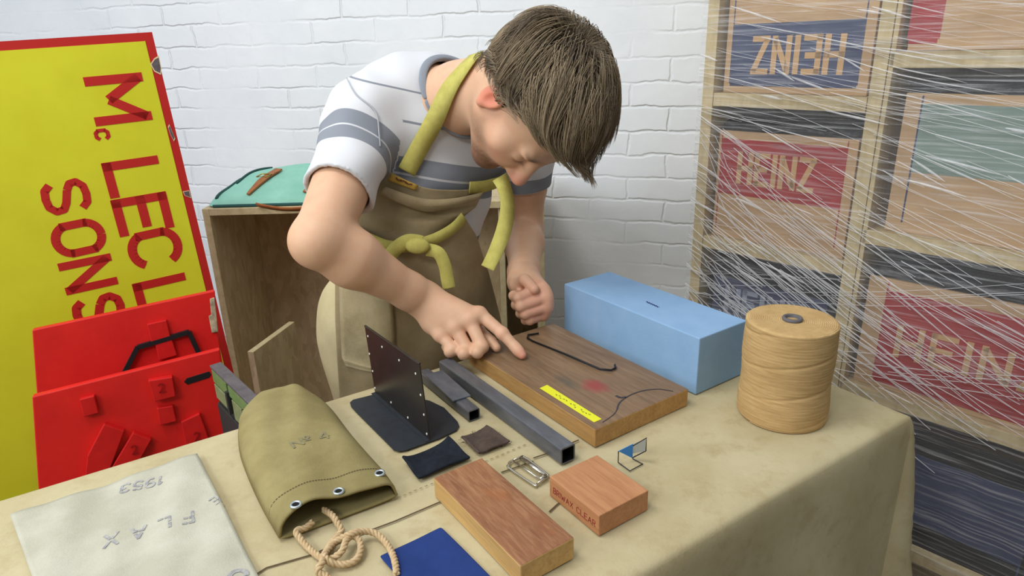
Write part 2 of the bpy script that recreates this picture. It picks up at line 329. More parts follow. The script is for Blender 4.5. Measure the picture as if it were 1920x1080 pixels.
board.data.materials.append(M_board_side)
for p in board.data.polygons:
    if abs(p.normal.z) < .5: p.material_index = 1
M_pencil = mat('pencil_line', (62, 60, 66), .7); M_tape = mat('yellow_tape', (226, 226, 40), .5); M_ink = mat('black_ink', (45, 42, 45), .7)
BZ = TZ+HB
b = MB(); strip(b, smoothpath([T(x, y, BZ) for x, y in ((1157, 768), (1162, 755), (1180, 742), (1205, 733), (1235, 730), (1262, 734))], 5), .0022, lift=.0002, th=.0003)
strip(b, [T(1155, 742, BZ), T(1162, 746, BZ), T(1174, 745, BZ)], .004, lift=.0002, th=.0003)
strip(b, smoothpath([T(x, y, BZ) for x, y in ((1157, 768), (1150, 778), (1130, 792))], 5), .0014, lift=.0002, th=.0003); b.build('pencil_mark', M_pencil, board)
q = [T(1012, 728, BZ), T(1026, 722, BZ), T(1128, 786, BZ), T(1114, 792, BZ)]
tape = MB().prism(q, Z3*.0004).build('tape_strip', M_tape, board); 
b = MB()
for k in range(14):
    t = .25+k*.045; p = q[0]*(1-t)+q[3]*t; p = p+(q[1]-q[0])*(.45+.1*math.sin(k*2.1)); d = unit(q[3]-q[0])
    if k in (5, 9): continue
    strip(b, [p, p+d*.0028, p+d*.0028+unit(q[1]-q[0])*.0016*(1 if k % 2 else -1)], .0007, lift=.0005, th=.0002)
b.build('handwriting', M_ink, tape)
b = MB(); strip(b, [T(1114, 838, BZ)*0+T(1118, 838), ], .001) if False else None
M_rod = mat('black_steel_rod', (42, 42, 42), .4, metal=.6)
b = MB(); b.tube([T(x, y, BZ+.003) for x, y in ((1010, 625), (990, 628), (989, 634), (1000, 640), (1060, 664), (1125, 692), (1146, 694), (1154, 690), (1153, 684))], .0017, 8)
tag(b.build('bent_rod', M_rod, smooth=True), 'thin black bent steel rod lying across the oak board', 'rod')
# foam block
HF = .093
M_foam = mat('blue_foam', (144, 178, 213), .85, rgb2=(136, 171, 208), scale=(20, 20, 20), bump=.4, bscale=(500, 500, 500), bdist=.0006, spec=.15)
foam, _ = topblock('foam_block', [(1319, 636), (1057, 533), (1143, 508), (1395, 600)], TZ, HF, M_foam, 'big pale blue foam block standing behind the oak board', 'foam block', bevel=.0015)
M_navy = mat('navy_ink', (25, 45, 110), .7)
b = MB()
z = TZ+HF
for k in range(5): strip(b, [T(1213+k*4.3, 565+k*1.9, z), T(1216+k*4.3, 569+k*1.9, z)], .0016, lift=.0001, th=.0002)
strip(b, [T(1211, 566, z), T(1236, 576, z)], .0012, lift=.0001, th=.0002); b.build('ink_mark', M_navy, foam)
# twine spool
M_twine = mat('jute_twine', (200, 168, 118), .9, rgb2=(178, 146, 98), scale=(30, 30, 330), detail=4, bump=.4, bscale=(40, 40, 1300), bdist=.0009, spec=.1)
def twine_top(m, nt, N, L, b, tc, last):
    wv = N.new('ShaderNodeTexWave'); wv.wave_type = 'RINGS'; wv.rings_direction = 'Z'; wv.inputs['Scale'].default_value = 130; wv.inputs['Distortion'].default_value = 3; wv.inputs['Detail'].default_value = 3
    L.new(tc.outputs['Object'], wv.inputs[0]); bp = N.new('ShaderNodeBump'); bp.inputs['Strength'].default_value = .5; bp.inputs['Distance'].default_value = .0012; L.new(wv.outputs[1], bp.inputs['Height']); L.new(bp.outputs[0], b.inputs['Normal'])
M_twtop = mat('jute_twine_end', (206, 174, 122), .9, rgb2=(190, 156, 106), scale=(60, 60, 60), extra=twine_top, spec=.1)
sc_ = T(1464, 771); hs = heightof((1464, 771), (1480, 598)); rs = .060
print('spool h', hs, 'foam h', heightof((1314, 744), (1319, 636)), 'board', heightof((1114, 840), (1114, 805)))
sp = empty('twine_spool', sc_); tag(sp, 'tall spool of tan jute twine by the table corner', 'spool of twine')
prof = [(rs-.004, 0)]; nseg = 90
for i in range(nseg+1):
    t = i/nseg; r = rs*(1.0+.012*math.sin(t*math.pi*3.1+.4)+.006*math.sin(t*13)); prof.append((r+.0002*math.sin(i*2.2), .002+t*(hs-.004)))
prof += [(rs-.002, hs-.0005), (rs-.006, hs), (.04, hs-.001), (.013, hs-.001)]
w_ = MB(); w_.lathe(sc_, prof, 96)
# diagonal lay lines between the wound layers
V = np.array(w_.v); a = np.arctan2(V[:, 1]-sc_[1], V[:, 0]-sc_[0]); zz = V[:, 2]-TZ; rad = np.hypot(V[:, 0]-sc_[0], V[:, 1]-sc_[1]); out = rad > rs*.97
ph = ((zz-.012*np.sin(a+2.0))/(hs/3.05)) % 1.0; dent = .0014*np.exp(-((ph-.02)/.035)**2)+.0014*np.exp(-((ph-1.02)/.035)**2); k = np.where(out & (zz > .006) & (zz < hs-.006), 1-dent/rad, 1)
V[:, 0] = sc_[0]+(V[:, 0]-sc_[0])*k; V[:, 1] = sc_[1]+(V[:, 1]-sc_[1])*k; w_.v = [tuple(v) for v in V]
ob = w_.build('twine_winding', M_twine, sp, origin=sc_, smooth=True); ob.data.materials.append(M_twtop)
for p in ob.data.polygons:
    if p.normal.z > .7: p.material_index = 1
b = MB(); b.lathe(sc_+Z3*(hs-.004), [(.0125, 0), (.0135, .006), (.0125, .0075), (.0095, .0075), (.009, .006), (.0088, 0.001)], 32); b.build('core_tube', mat('grey_card_core', (100, 98, 100), .6), sp, smooth=True)
b = MB(); b.tube([sc_+Z3*(hs*.0+.001)+(rs-.001)*np.array([math.cos(t), math.sin(t), 0]) for t in np.linspace(3.6, 5.6, 20)], .0012, 6); b.build('loose_strand', M_twine, sp)
# the two small wood blocks
M_blkA = wood('stained_pine_top', (158, 104, 68), (176, 122, 80), (196, 152, 108), .8, .45, gscale=(12, 60, 60))
def rustblob(m, nt, N, L, b, tc, o):
    o = mixin(nt, o, (176, 96, 40), mulf(nt, blob(nt, tc, (.03, .005, .026), (.035, .022, .02), .8, .03), .6)); return mixin(nt, o, (176, 88, 42), mulf(nt, blob(nt, tc, (-.045, -.002, .026), (.03, .018, .02), .8, .03), .6))
M_blkA = wood('stained_pine_top', (150, 102, 70), (128, 84, 58), (188, 146, 106), .7, .45, rustblob, gscale=(12, 60, 60))
M_blkAs = wood('pale_pine_edge', (205, 168, 108), (188, 148, 90), (150, 112, 66), .5, .6, gscale=(6, 60, 60))
M_blkB = wood('beech_block', (190, 136, 94), (176, 122, 82), (152, 100, 66), .7, .45, gscale=(10, 80, 80))
h1 = .027; blkA, ia = topblock('wood_block', [(974, 1058.5), (811.7, 895.2), (904, 858), (1079, 1010.4)], TZ, h1, M_blkA, 'long scratched wooden block with rusty brown top, nearest the camera', 'wood block', .0015)
blkA.data.materials.append(M_blkAs)
for p in blkA.data.polygons:
    if abs(p.normal.z) < .5: p.material_index = 1
h2 = .027; blkB, ib = topblock('wood_block', [(1124, 966.7), (1029.6, 893.7), (1120, 852), (1216, 920)], TZ, h2, M_blkB, 'short reddish wooden block with hand lettering in red on its edge', 'wood block', .001)
c, a, bb, L1, L2, an = ib; M_red = mat('red_pen', (140, 40, 45), .7)
corner = c+a*L1-bb*L2 if False else None
# lettering on the long side that faces the camera, reading left to right
sidec = T(1124, 1004); p0 = np.array(T(1029.6, 893.7, TZ+h2)); p1 = np.array(T(1124, 966.7, TZ+h2)); d = unit(p1-p0); nn = unit(np.cross(d, Z3)); 
cand = [c+s1*a*L1+s2*bb*L2 for s1 in (-1, 1) for s2 in (-1, 1)]
q0 = min(cand, key=lambda q: np.linalg.norm((q-p0)[:2])); q1 = min(cand, key=lambda q: np.linalg.norm((q-p1)[:2])); d = unit((q1-q0)*[1, 1, 0]); nn = unit(np.cross(d, Z3)); L_ = np.linalg.norm((q1-q0)[:2])
b = MB(); 
ww = lettering(MB(), 'BRIWAX CLEAR', (0, 0, 0), d, Z3, .0075, .1, .25); k_ = .86*L_/ww
lettering(b, 'BRIWAX CLEAR', np.array([q0[0], q0[1], TZ+.0085])+d*L_*.09, d, Z3, .0075, .1, .25, thick=.0003, nrm=nn, sx=k_); b.build('red_lettering', M_red, blkB)
# ------------------------------------------------------------------ steel tubes
M_steel = mat('mill_scale_steel', (112, 114, 120), .36, metal=.35, rgb2=(88, 90, 96), scale=(14, 60, 60), bump=.25, bscale=(120, 300, 300), bdist=.0004)
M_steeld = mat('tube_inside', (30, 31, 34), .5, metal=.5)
def box_section(name, top, h, wall_, label, m, parent=None, cat='steel tube'):
    c, a, bb, L1, L2 = rectify([T(*p, TZ+h) for p in top]); mb = MB(); z0 = TZ+.0006
    # ring profile, with rounded outer corners, swept along a
    def ringp(hw, hh, r, n=4):
        o = []
        for cx, cy, a0 in ((hw-r, hh-r, 0), (-hw+r, hh-r, 90), (-hw+r, -hh+r, 180), (hw-r, -hh+r, 270)):
            for i in range(n): an = math.radians(a0+90*i/(n-1)); o.append((cx+r*math.cos(an), cy+r*math.sin(an)))
        return o
    ro = ringp(L2, h/2, .003); ri = ringp(L2-wall_, h/2-wall_, .0012); n = len(ro); cc = np.array([c[0], c[1], z0+h/2])
    vs = [cc+a*s*L1+bb*u+Z3*v for s in (-1, 1) for R_ in (ro, ri) for u, v in R_]
    fs = []
    for i in range(n):
        j = (i+1) % n; fs += [(i, j, 2*n+j, 2*n+i), (n+i, 3*n+i, 3*n+j, n+j), (i, n+i, n+j, j), (2*n+i, 2*n+j, 3*n+j, 3*n+i)]
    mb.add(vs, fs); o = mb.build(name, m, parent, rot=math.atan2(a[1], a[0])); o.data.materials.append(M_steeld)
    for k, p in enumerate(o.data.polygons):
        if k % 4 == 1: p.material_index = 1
    for p in o.data.polygons: p.use_smooth = False
    if label: tag(o, label, cat)
    return o, (c, a, bb, L1, L2)
ht = heightof((1055, 867), (1053, 842)); box_section('square_tube', [(1053, 842), (823, 679), (846, 669), (1077, 833)], .024, .0022, 'long hollow square steel tube lying along the oak board', M_steel)
so, (c, a, bb, L1, L2) = box_section('square_tube', [(883, 775), (786, 697), (803, 690), (894, 762)], .0175, .0018, 'short square steel offcut under a flat steel plate beside the black bracket', M_steel)
q = [T(796, 704, TZ+.0185), T(830, 697, TZ+.0185), T(882, 743, TZ+.0185), T(850, 755, TZ+.0185)]; c_, a_, b_, l1, l2 = rectify([q[3], q[0], q[1], q[2]])
b = MB(); b.box(c_+Z3*.0012, a_, b_, Z3, l1, l2, .0012); tag(b.build('steel_plate', mat('blue_steel_plate', (112, 120, 130), .35, metal=.35, rgb2=(92, 100, 112), scale=(30, 60, 60)), rot=math.atan2(a_[1], a_[0]), bevel=.0005), 'flat bluish steel plate lying on the short square tube', 'metal plate')
q = [T(790, 694, TZ+.002), T(806, 691, TZ+.002), T(816, 697, TZ+.002), T(800, 702, TZ+.002)]
# ------------------------------------------------------------------ black bracket: upright perforated sheet on a rounded base
M_blk = mat('black_sheet', (34, 32, 32), .32, rgb2=(42, 38, 36), scale=(20, 20, 20), spec=.5, bump=.1, bscale=(60, 60, 60))
M_blk2 = mat('black_leather_base', (40, 43, 48), .5, rgb2=(46, 50, 56), scale=(60, 60, 60), bump=.3, bscale=(400, 400, 400), bdist=.0004)
bp0 = T(704, 736, TZ+.003); bp1 = T(807, 826, TZ+.003); dv = unit(bp1-bp0); nv = unit(np.cross(dv, Z3))
br = empty('t_bracket', (bp0+bp1)/2*[1, 1, 0]+Z3*TZ); br.name = 'riveted_bracket'; tag(br, 'black upright riveted sheet standing on a rounded black base', 'bracket')
out_ = [(656, 754), (662, 749), (702, 739), (760, 741), (806, 751), (833, 764), (858, 790), (861, 798), (856, 806), (824, 821), (809, 826), (762, 843), (748, 845), (738, 842), (668, 772), (658, 761)]
b = MB(); b.prism([T(x, y, TZ+.003) for x, y in out_], -Z3*.0022); b.build('base', M_blk2, br, bevel=.0005)
tl = onplane(684.5, 611, bp0, nv); tr = onplane(787, 682, bp0, nv)
hh = ((tl+tr)/2)[2]-TZ; 
b = MB(); q = [bp0, bp1, tr, tl]; b.prism([p+nv*.0009 for p in q], -nv*.0018); b.tube([tl+(tr-tl)*.0, tr], .0018, 8); b.build('upright_sheet', M_blk, br, bevel=.0003)
b = MB(); b.prism([bp0+nv*.001, bp1+nv*.001, bp1+nv*.007, bp0+nv*.007], Z3*.0012); b.build('fold_strip', M_blk2, br)
M_rivet = mat('pale_rivet', (235, 235, 228), .4)
for x, y in ((691, 630), (717.5, 650), (749.5, 675), (780.5, 700), (694, 663), (700, 695.5), (704.5, 727), (734.5, 754), (766, 782.5), (801.5, 813), (796, 777), (790, 740)):
    p = onplane(x, y, bp0, nv); b = MB(); pts = [p+dv*.0016*math.cos(t)+Z3*.0016*math.sin(t) for t in np.linspace(0, 2*math.pi, 12, endpoint=False)]
    b.prism([v-nv*.0014 for v in pts], nv*.0028); b.build('rivet', M_rivet, br)
# ------------------------------------------------------------------ cloth swatches
def swatch(name, corners, m, label, curl, group=None, th=.003, z=.0035, cf=None, n=22, wob=.0012):
    q = [T(*c, TZ+z) for c in corners]; G = []
    for i in range(n):
        row = []
        for j in range(n):
            u, v = i/(n-1), j/(n-1); p = (q[0]*(1-u)+q[1]*u)*(1-v)+(q[3]*(1-u)+q[2]*u)*v
            e = cf(u, v) if cf else 0
            row.append(p+Z3*(e*curl+wob*math.sin(u*7+1)*math.sin(v*5+.5)+wob))
        G.append(row)
    b = MB(); b.grid(G); o = b.build(name, m, smooth=True, solid=th, subsurf=1); tag(o, label, 'fabric swatch', group); return o
M_swk = mat('black_wool', (38, 42, 50), .95, rgb2=(30, 33, 40), scale=(90, 90, 90), bump=.8, bscale=(500, 500, 500), bdist=.001, spec=.1)
M_swb = mat('brown_wool', (88, 76, 68), .95, rgb2=(76, 64, 58), scale=(120, 120, 120), bump=.8, bscale=(600, 600, 600), bdist=.001, spec=.1)
M_swn = mat('blue_cotton', (40, 62, 120), .85, rgb2=(36, 56, 112), scale=(30, 30, 30), bump=.4, bscale=(700, 700, 700), bdist=.0006, spec=.15)
def fray(o, q, m, cnt=26, seed=1, L=.005):
    r = random.Random(seed); b = MB(); q = [T(*c, TZ+.0045) for c in q]
    for k in range(cnt):
        i = r.randrange(4); t = r.random(); p = q[i]*(1-t)+q[(i+1) % 4]*t; cen = sum(q)/4; d = unit((p-cen)*[1, 1, 0]+np.array([r.uniform(-.02, .02), r.uniform(-.02, .02), 0]))
        b.tube([p, p+d*L*.5*r.random()+Z3*.001, p+d*L*r.uniform(.4, 1)+Z3*r.uniform(0, .003)], .0003, 4)
    b.build('frayed_thread', m, o); bpy.data.objects[o.name]
qk = [(754, 866), (842, 827), (883, 860), (785, 900)]
swk = swatch('fabric_swatch', qk, M_swk, 'thick black woollen swatch with curled edges behind the long wooden block', .008, cf=lambda u, v: (abs(u-.5)*2)**5*(1-v)*.9+(v**8)*.2, th=.004)
qb = [(864, 824), (913, 802), (957, 830), (897, 853)]
swb = swatch('fabric_swatch', qb, M_swb, 'small brown woollen swatch between the black bracket and the square tube', .003, cf=lambda u, v: (abs(u-.5)*2)**6, th=.0035); fray(swb, qb, M_swb)
swn = swatch('fabric_swatch', [(711, 1044), (827, 989), (990, 1150), (862, 1215)], M_swn, 'flat royal blue cotton swatch at the near edge of the table', .002, th=.0012, z=.002, wob=.0006)
# ------------------------------------------------------------------ slide buckle, wire clip
M_nick = mat('nickel', (205, 200, 188), .22, metal=1)
bk = empty('slide_buckle', T(990, 885)); tag(bk, 'shiny nickel strap slide buckle between the two wooden blocks', 'buckle')
def lp(px, z=.0025): return [T(x, y, TZ+z) for x, y in px]
b = MB(); b.tube(smoothpath(lp([(954, 872), (957, 866), (976, 858), (984, 858), (1024, 888), (1025, 894), (1007, 908), (1000, 909), (955, 878)], .0025), 5, True), .0016, 8, True); b.build('outer_loop', M_nick, bk, smooth=True)
b = MB(); b.tube(lp([(977, 859), (1021, 891)], .0055), .0027, 12); b.tube(lp([(963, 862), (980, 855)], .0055), .0011, 8); b.tube(lp([(1008, 906), (1026, 894)], .0048), .0012, 8); b.build('slide_bar', M_nick, bk, smooth=True)
b = MB(); b.tube(lp([(962, 864), (1012, 898)], .0042), .0013, 8); b.tube(lp([(1012, 898), (1024, 891)], .0042), .0016, 8); b.build('cross_bar', M_nick, bk, smooth=True)
M_wire = mat('dark_wire', (70, 70, 74), .35, metal=.8); M_bluec = mat('blue_card', (70, 140, 210), .6); M_greyc = mat('grey_card', (150, 150, 140), .6)
wc = empty('wire_clip', T(1180, 872)); tag(wc, 'tiny bent wire clip with a blue flag standing right of the reddish block', 'wire clip')
base1 = T(1159, 867, TZ+.001); base2 = T(1181, 883, TZ+.001); base3 = T(1205, 870, TZ+.001); base4 = T(1186, 860, TZ+.001)
def over(p, px, py):           # the point straight above p seen at that height in the photograph
    d = ray(px, py); s = np.dot((p-CAM)[:2], d[:2])/np.dot(d[:2], d[:2]); return np.array([p[0], p[1], (CAM+d*s)[2]])
tp1 = over(base1, 1158, 846); tpc = over(base4, 1183, 832)+0; tpd = over(base4, 1187, 858)
f1 = over(base4, 1190, 836); far = T(1210, 868, TZ+.001); g1 = over(far, 1212, 821); g2 = over(far, 1207, 845)
b = MB(); b.tube([tp1, base1, base2, base3, base4], .0008, 6); b.tube([f1, g1, g2, over(base4, 1184, 858)], .0008, 6); b.build('wire_frame', M_wire, wc)
b = MB(); b.prism([tp1, over(base4, 1183, 832), over(base4, 1183, 859)], unit(np.cross(tp1-f1, Z3))*.0006); b.build('blue_flag', M_bluec, wc)
b = MB(); b.prism([over(base4, 1186, 833), g1, g2, over(base4, 1184, 850)], unit(np.cross(g1-f1, Z3))*.0004); b.build('grey_flag', M_greyc, wc)
# ------------------------------------------------------------------ flax sack
M_flax = mat('cream_flax', (194, 192, 176), .95, rgb2=(180, 177, 158), scale=(9, 9, 9), lo=.4, hi=.6, bump=.5, bscale=(500, 500, 500), bdist=.0008, spec=.1)
q = [T(370, 852, TZ+.0055), T(20, 968, TZ+.0055), T(150, 1330, TZ+.0055), T(560, 1230, TZ+.0055)]
n = 46; G = [[(q[0]*(1-u)+q[1]*u)*(1-v)+(q[3]*(1-u)+q[2]*u)*v+Z3*(.0018*math.sin(u*9+v*4)*math.sin(v*7+1)+.0012*math.sin(u*21-v*13)) for v in np.linspace(0, 1, n)] for u in np.linspace(0, 1, n)]
b = MB(); b.grid(G); sack = b.build('flax_sack', M_flax, smooth=True, solid=.003); tag(sack, 'cream flax sack with stencilled letters lying flat at the left of the table', 'sack')
fs = snap_to(sack, .0004); M_stencil = mat('faded_stencil_ink', (130, 130, 138), .9, rgb2=(186, 185, 178), scale=(120, 120, 120)); b = MB()
def tabletext(mb, text, org_px, right_px, h_px, stroke, gap, fn, stencil=1, z=.004, sx=1.0):
    o_ = T(*org_px, TZ+z); r_ = unit(T(*right_px, TZ+z)-o_); u_ = np.cross(Z3, r_); h_ = h_px
    return lettering(mb, text, o_, r_, u_, h_, stroke, gap, .0003, Z3, stencil, fn, sx)
b = MB(); tabletext(b, '1953', (306, 897), (236, 912), .0165, .17, .30, fs, sx=1.05); b.build('stencil_lettering', M_stencil, sack)
b = MB(); tabletext(b, 'E', (404, 936), (380, 950), .014, .17, .3, fs); b.build('stencil_lettering', M_stencil, sack)
b = MB(); tabletext(b, 'FLAX', (361, 962), (240, 998), .021, .15, .62, fs); b.build('stencil_lettering', M_stencil, sack)
b = MB(); tabletext(b, 'O', (462, 1070), (430, 1080), .024, .2, .3, fs); b.build('stencil_lettering', M_stencil, sack)
# ------------------------------------------------------------------ khaki bag with eyelets and rope
M_khaki = mat('khaki_canvas', (154, 142, 98), .92, rgb2=(138, 126, 84), scale=(12, 12, 12), lo=.38, hi=.62, bump=.5, bscale=(420, 420, 420), bdist=.0008, spec=.12)
Lp = smoothpath([T(x, y, TZ+z) for x, y, z in ((528, 745, .02), (490, 756, .014), (462, 778, .01), (449, 800, .008), (450, 842, .008), (462, 882, .008), (490, 945, .008), (524, 1003, .01))], 6)
Rp = smoothpath([T(x, y, TZ+z) for x, y, z in ((545, 741, .02), (575, 743, .016), (603, 756, .012), (626, 778, .01), (660, 822, .01), (695, 862, .01), (722, 890, .012), (743, 917, .014))], 6)
def resamp(pl, n):
    pl = np.array(pl); s = np.concatenate([[0], np.cumsum(np.linalg.norm(np.diff(pl, axis=0), axis=1))]); t = np.linspace(0, s[-1], n)
    return np.stack([np.interp(t, s, pl[:, i]) for i in range(3)], 1)
nv_, nu = 60, 44; Lr = resamp(Lp, nv_); Rr = resamp(Rp, nv_); top, bot = [], []
for i in range(nv_):
    v = i/(nv_-1); H = .011+.024*min(1, v/.12)**.7*(1-.30*v); rt, rb = [], []
    for j in range(nu):
        u = j/(nu-1); e = (1-abs(2*u-1)**(2.8+1.6*v))**.5; p = Lr[i]*(1-u)+Rr[i]*u
        wr = .0035*math.sin(u*11+v*4)*math.exp(-((v-.06)/.10)**2)+.0012*math.sin(u*17+v*9)
        mouth = v**6*(.006*math.sin(u*math.pi*2+.3)); p = p+(Rr[i]-Lr[i])*0
        rt.append(np.array([p[0], p[1], TZ+.006+(H*e+(wr+mouth)*e)])); rb.append(np.array([p[0], p[1], TZ+.003+.003*(1-e)]))
    top.append(rt); bot.append(rb)
# closed ring sections: top left->right, bottom right->left, so the mouth stays open
G = [top[i]+[(np.array(top[i][-1])+np.array(bot[i][-1]))/2]+bot[i][::-1]+[(np.array(top[i][0])+np.array(bot[i][0]))/2, top[i][0]] for i in range(nv_)]
b = MB(); b.grid(G); bag = b.build('canvas_bag', M_khaki, smooth=True, solid=.0028); tag(bag, 'khaki canvas bag with eyelets and an open mouth lying on the cloth', 'bag')
fb = snap_to(bag, .0006); b = MB()
for k in range(44):
    t = k/43; i = int(.90*(nv_-1)); a_ = np.array(top[i][min(nu-1, int(t*(nu-1)))]); c_ = np.array(top[i][min(nu-1, int(t*(nu-1))+1)]); a_ = a_+(c_-a_)*((t*(nu-1)) % 1)
    a2 = a_+unit(Rr[i]-Lr[i])*.0022; strip(b, [fb(a_), fb(a2)], .0007, lift=.0001)
b.build('stitching', M_thread, bag)
b = MB(); o_ = T(552, 838, TZ+.04); r_ = unit(T(625, 812, TZ+.04)-o_); BS = mat('bag_stencil', (118, 114, 92), .9, rgb2=(146, 136, 98), scale=(100, 100, 100)); lettering(b, 'No', o_, r_, np.cross(Z3, r_), .017, .16, .22, .0003, Z3, 0, fb, 1.15); b.build('stencil_lettering', BS, bag); b = MB(); lettering(b, '4', T(603, 821, TZ+.04), r_, np.cross(Z3, r_), .017, .14, .2, .0003, Z3, 0, fb, 1.2)
b.build('stencil_lettering', BS, bag)
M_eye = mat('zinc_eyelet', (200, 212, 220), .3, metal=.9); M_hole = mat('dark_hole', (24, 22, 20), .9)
for x, y in ((555, 947), (635, 922), (712, 887)):
    p = fb(T(x, y, TZ+.035)); p = fb(onplane(x, y, p, Z3)); b = MB(); b.tube([p+Z3*.0006+.0052*np.array([math.cos(t), math.sin(t), 0]) for t in np.linspace(0, 2*math.pi, 24, endpoint=False)], .0015, 8, True); e_ = b.build('eyelet', M_eye, bag, smooth=True)
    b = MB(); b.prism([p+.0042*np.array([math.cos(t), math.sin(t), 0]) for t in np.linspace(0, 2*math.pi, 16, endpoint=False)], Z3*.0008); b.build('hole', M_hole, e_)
# rope
M_rope = mat('hemp_rope', (208, 184, 146), .9, rgb2=(186, 158, 118), scale=(200, 200, 200), spec=.1)
def z7(x, y, h): return T(500+x/6, 900+y/6, TZ+h)
path = [z7(520, 470, .012), z7(430, 540, .010), z7(330, 575, .012), z7(400, 690, .007), z7(500, 790, .005), z7(590, 860, .005), z7(680, 900, .006), z7(790, 850, .010), z7(860, 780, .013), z7(890, 690, .014), z7(940, 640, .012), z7(1010, 640, .010), z7(1055, 720, .008),
        z7(1050, 820, .006), z7(1000, 900, .005), z7(900, 945, .005), z7(780, 945, .006), z7(700, 920, .010), z7(650, 850, .012), z7(680, 790, .011), z7(760, 700, .010), z7(850, 650, .012), z7(960, 600, .016), z7(1090, 575, .012), z7(1220, 600, .008), z7(1330, 690, .005), z7(1410, 820, .005), z7(1450, 950, .006), z7(1460, 1060, .006)]
path2 = [z7(640, 330, .014), z7(740, 400, .014), z7(800, 490, .010), z7(840, 570, .006), z7(790, 640, .004), z7(720, 720, .004), z7(660, 820, .005), z7(640, 880, .010), z7(620, 940, .014), z7(580, 1000, .012), z7(600, 1050, .008), z7(680, 1090, .005), z7(760, 1200, .005)]
def rope(mb, pts, R=.0036, tw=170):
    c = resamp(smoothpath(pts, 14), 260); s = np.concatenate([[0], np.cumsum(np.linalg.norm(np.diff(c, axis=0), axis=1))]); up = Z3; strands = [[], [], []]
    for i in range(len(c)):
        t = unit(c[min(i+1, len(c)-1)]-c[max(i-1, 0)]); up = unit(up-t*np.dot(up, t)); q = np.cross(t, up)
        for k in range(3):
            a = s[i]*tw*2.4+k*2.0944; strands[k].append(c[i]+R*.52*(math.cos(a)*up+math.sin(a)*q))
    for st in strands: mb.tube(st, R*.56, 6)
b = MB(); rope(b, path); rope(b, path2); ro = b.build('rope', M_rope, smooth=True); tag(ro, 'knotted hemp rope coming out of the khaki bag', 'rope')
# ------------------------------------------------------------------ chipboard crate behind the man, satchel on it
def osb_extra(m, nt, N, L, b, tc, last):
    mp = N.new('ShaderNodeMapping'); mp.inputs['Scale'].default_value = (70, 70, 26); L.new(tc.outputs['Object'], mp.inputs[0])
    v = N.new('ShaderNodeTexVoronoi'); v.inputs['Scale'].default_value = 1; v.inputs['Randomness'].default_value = 1
    nz = N.new('ShaderNodeTexNoise'); nz.inputs['Scale'].default_value = 12; L.new(tc.outputs['Object'], nz.inputs[0])
    ad = N.new('ShaderNodeVectorMath'); ad.operation = 'MULTIPLY_ADD'; ad.inputs[1].default_value = (2, 2, 2); L.new(nz.outputs['Color'], ad.inputs[0]); L.new(mp.outputs[0], ad.inputs[2]); L.new(ad.outputs[0], v.inputs[0])
    r = N.new('ShaderNodeSeparateColor'); L.new(v.outputs['Color'], r.inputs[0])
    o = mixin(nt, last, (142, 116, 76), mulf(nt, r.outputs[0], .35)); L.new(o, b.inputs['Base Color'])
M_osb = mat('chipboard', (214, 196, 160), .8, rgb2=(200, 180, 142), scale=(9, 9, 9), extra=osb_extra, bump=.4, bscale=(90, 90, 50), bdist=.0015)
M_osbe = mat('chipboard_edge', (206, 190, 148), .85, rgb2=(188, 170, 126), scale=(60, 60, 60))
CL = P(378, 386, 1.72); CR = P(1020, 380, 1.72); cz = (CL[2]+CR[2])/2; cd = unit((CR-CL)*[1, 1, 0]); cn = np.array([-cd[1], cd[0], 0]); CW_ = np.linalg.norm((CR-CL)[:2]); CDp = .30; th = .018
crx = empty('chipboard_crate', CL*[1, 1, 0]+cd*CW_/2); tag(crx, 'tall open fronted chipboard crate behind the man', 'crate'); ang = math.atan2(cd[1], cd[0])
O_ = CL*[1, 1, 0]
def cb(name, s0, s1, d0, d1, z0, z1, m=M_osb, par=crx, o=O_):
    mb = MB(); mb.box(o+cd*(s0+s1)/2+cn*(d0+d1)/2+Z3*(z0+z1)/2, cd, cn, Z3, (s1-s0)/2, (d1-d0)/2, (z1-z0)/2); return mb.build(name, m, par, rot=ang, bevel=.001)
cb('side_panel', 0, th, .002, CDp, 0, cz-th); cb('side_panel', CW_-th, CW_, .002, CDp, 0, cz-th)
cb('top_panel', 0, CW_, .002, CDp, cz-th, cz); cb('back_panel', th, CW_-th, CDp-.012, CDp, 0, cz-th); cb('bottom_panel', th, CW_-th, .002, CDp-.012, 0.0, th)
cb('front_edge', 0, th, -.004, .002, 0, cz, M_osbe); cb('front_edge', CW_-th, CW_, -.004, .002, 0, cz, M_osbe); cb('front_edge', th, CW_-th, -.004, .002, cz-th, cz, M_osbe)
cb('divider', CW_*.865, CW_*.865+th*.8, .01, CDp-.012, th, cz-th, M_osb); cb('divider_edge', CW_*.865, CW_*.865+th*.8, .004, .01, th, cz-th, M_osbe)
# loose offcut standing inside
pa = P(466, 662, 1.62); pb = P(545, 612, 1.80); dd = unit((pb-pa)*[1, 1, 0]); nn_ = np.array([-dd[1], dd[0], 0]); L_ = np.linalg.norm((pb-pa)[:2]); zt = pa[2]
pa = np.array([pa[0]+.012, pa[1], 0]); b = MB(); b.prism([pa+Z3*th, pa+dd*L_+Z3*th, pa+dd*L_+Z3*zt, pa+Z3*zt], nn_*.016); ofc = b.build('chipboard_offcut', M_osb); tag(ofc, 'short pale chipboard offcut standing upright inside the open crate', 'board')
b = MB(); b.prism([pa+Z3*zt, pa+dd*L_+Z3*zt, pa+dd*L_+Z3*(zt+.002), pa+Z3*(zt+.002)], nn_*.016); b.build('cut_edge', M_osbe, ofc)
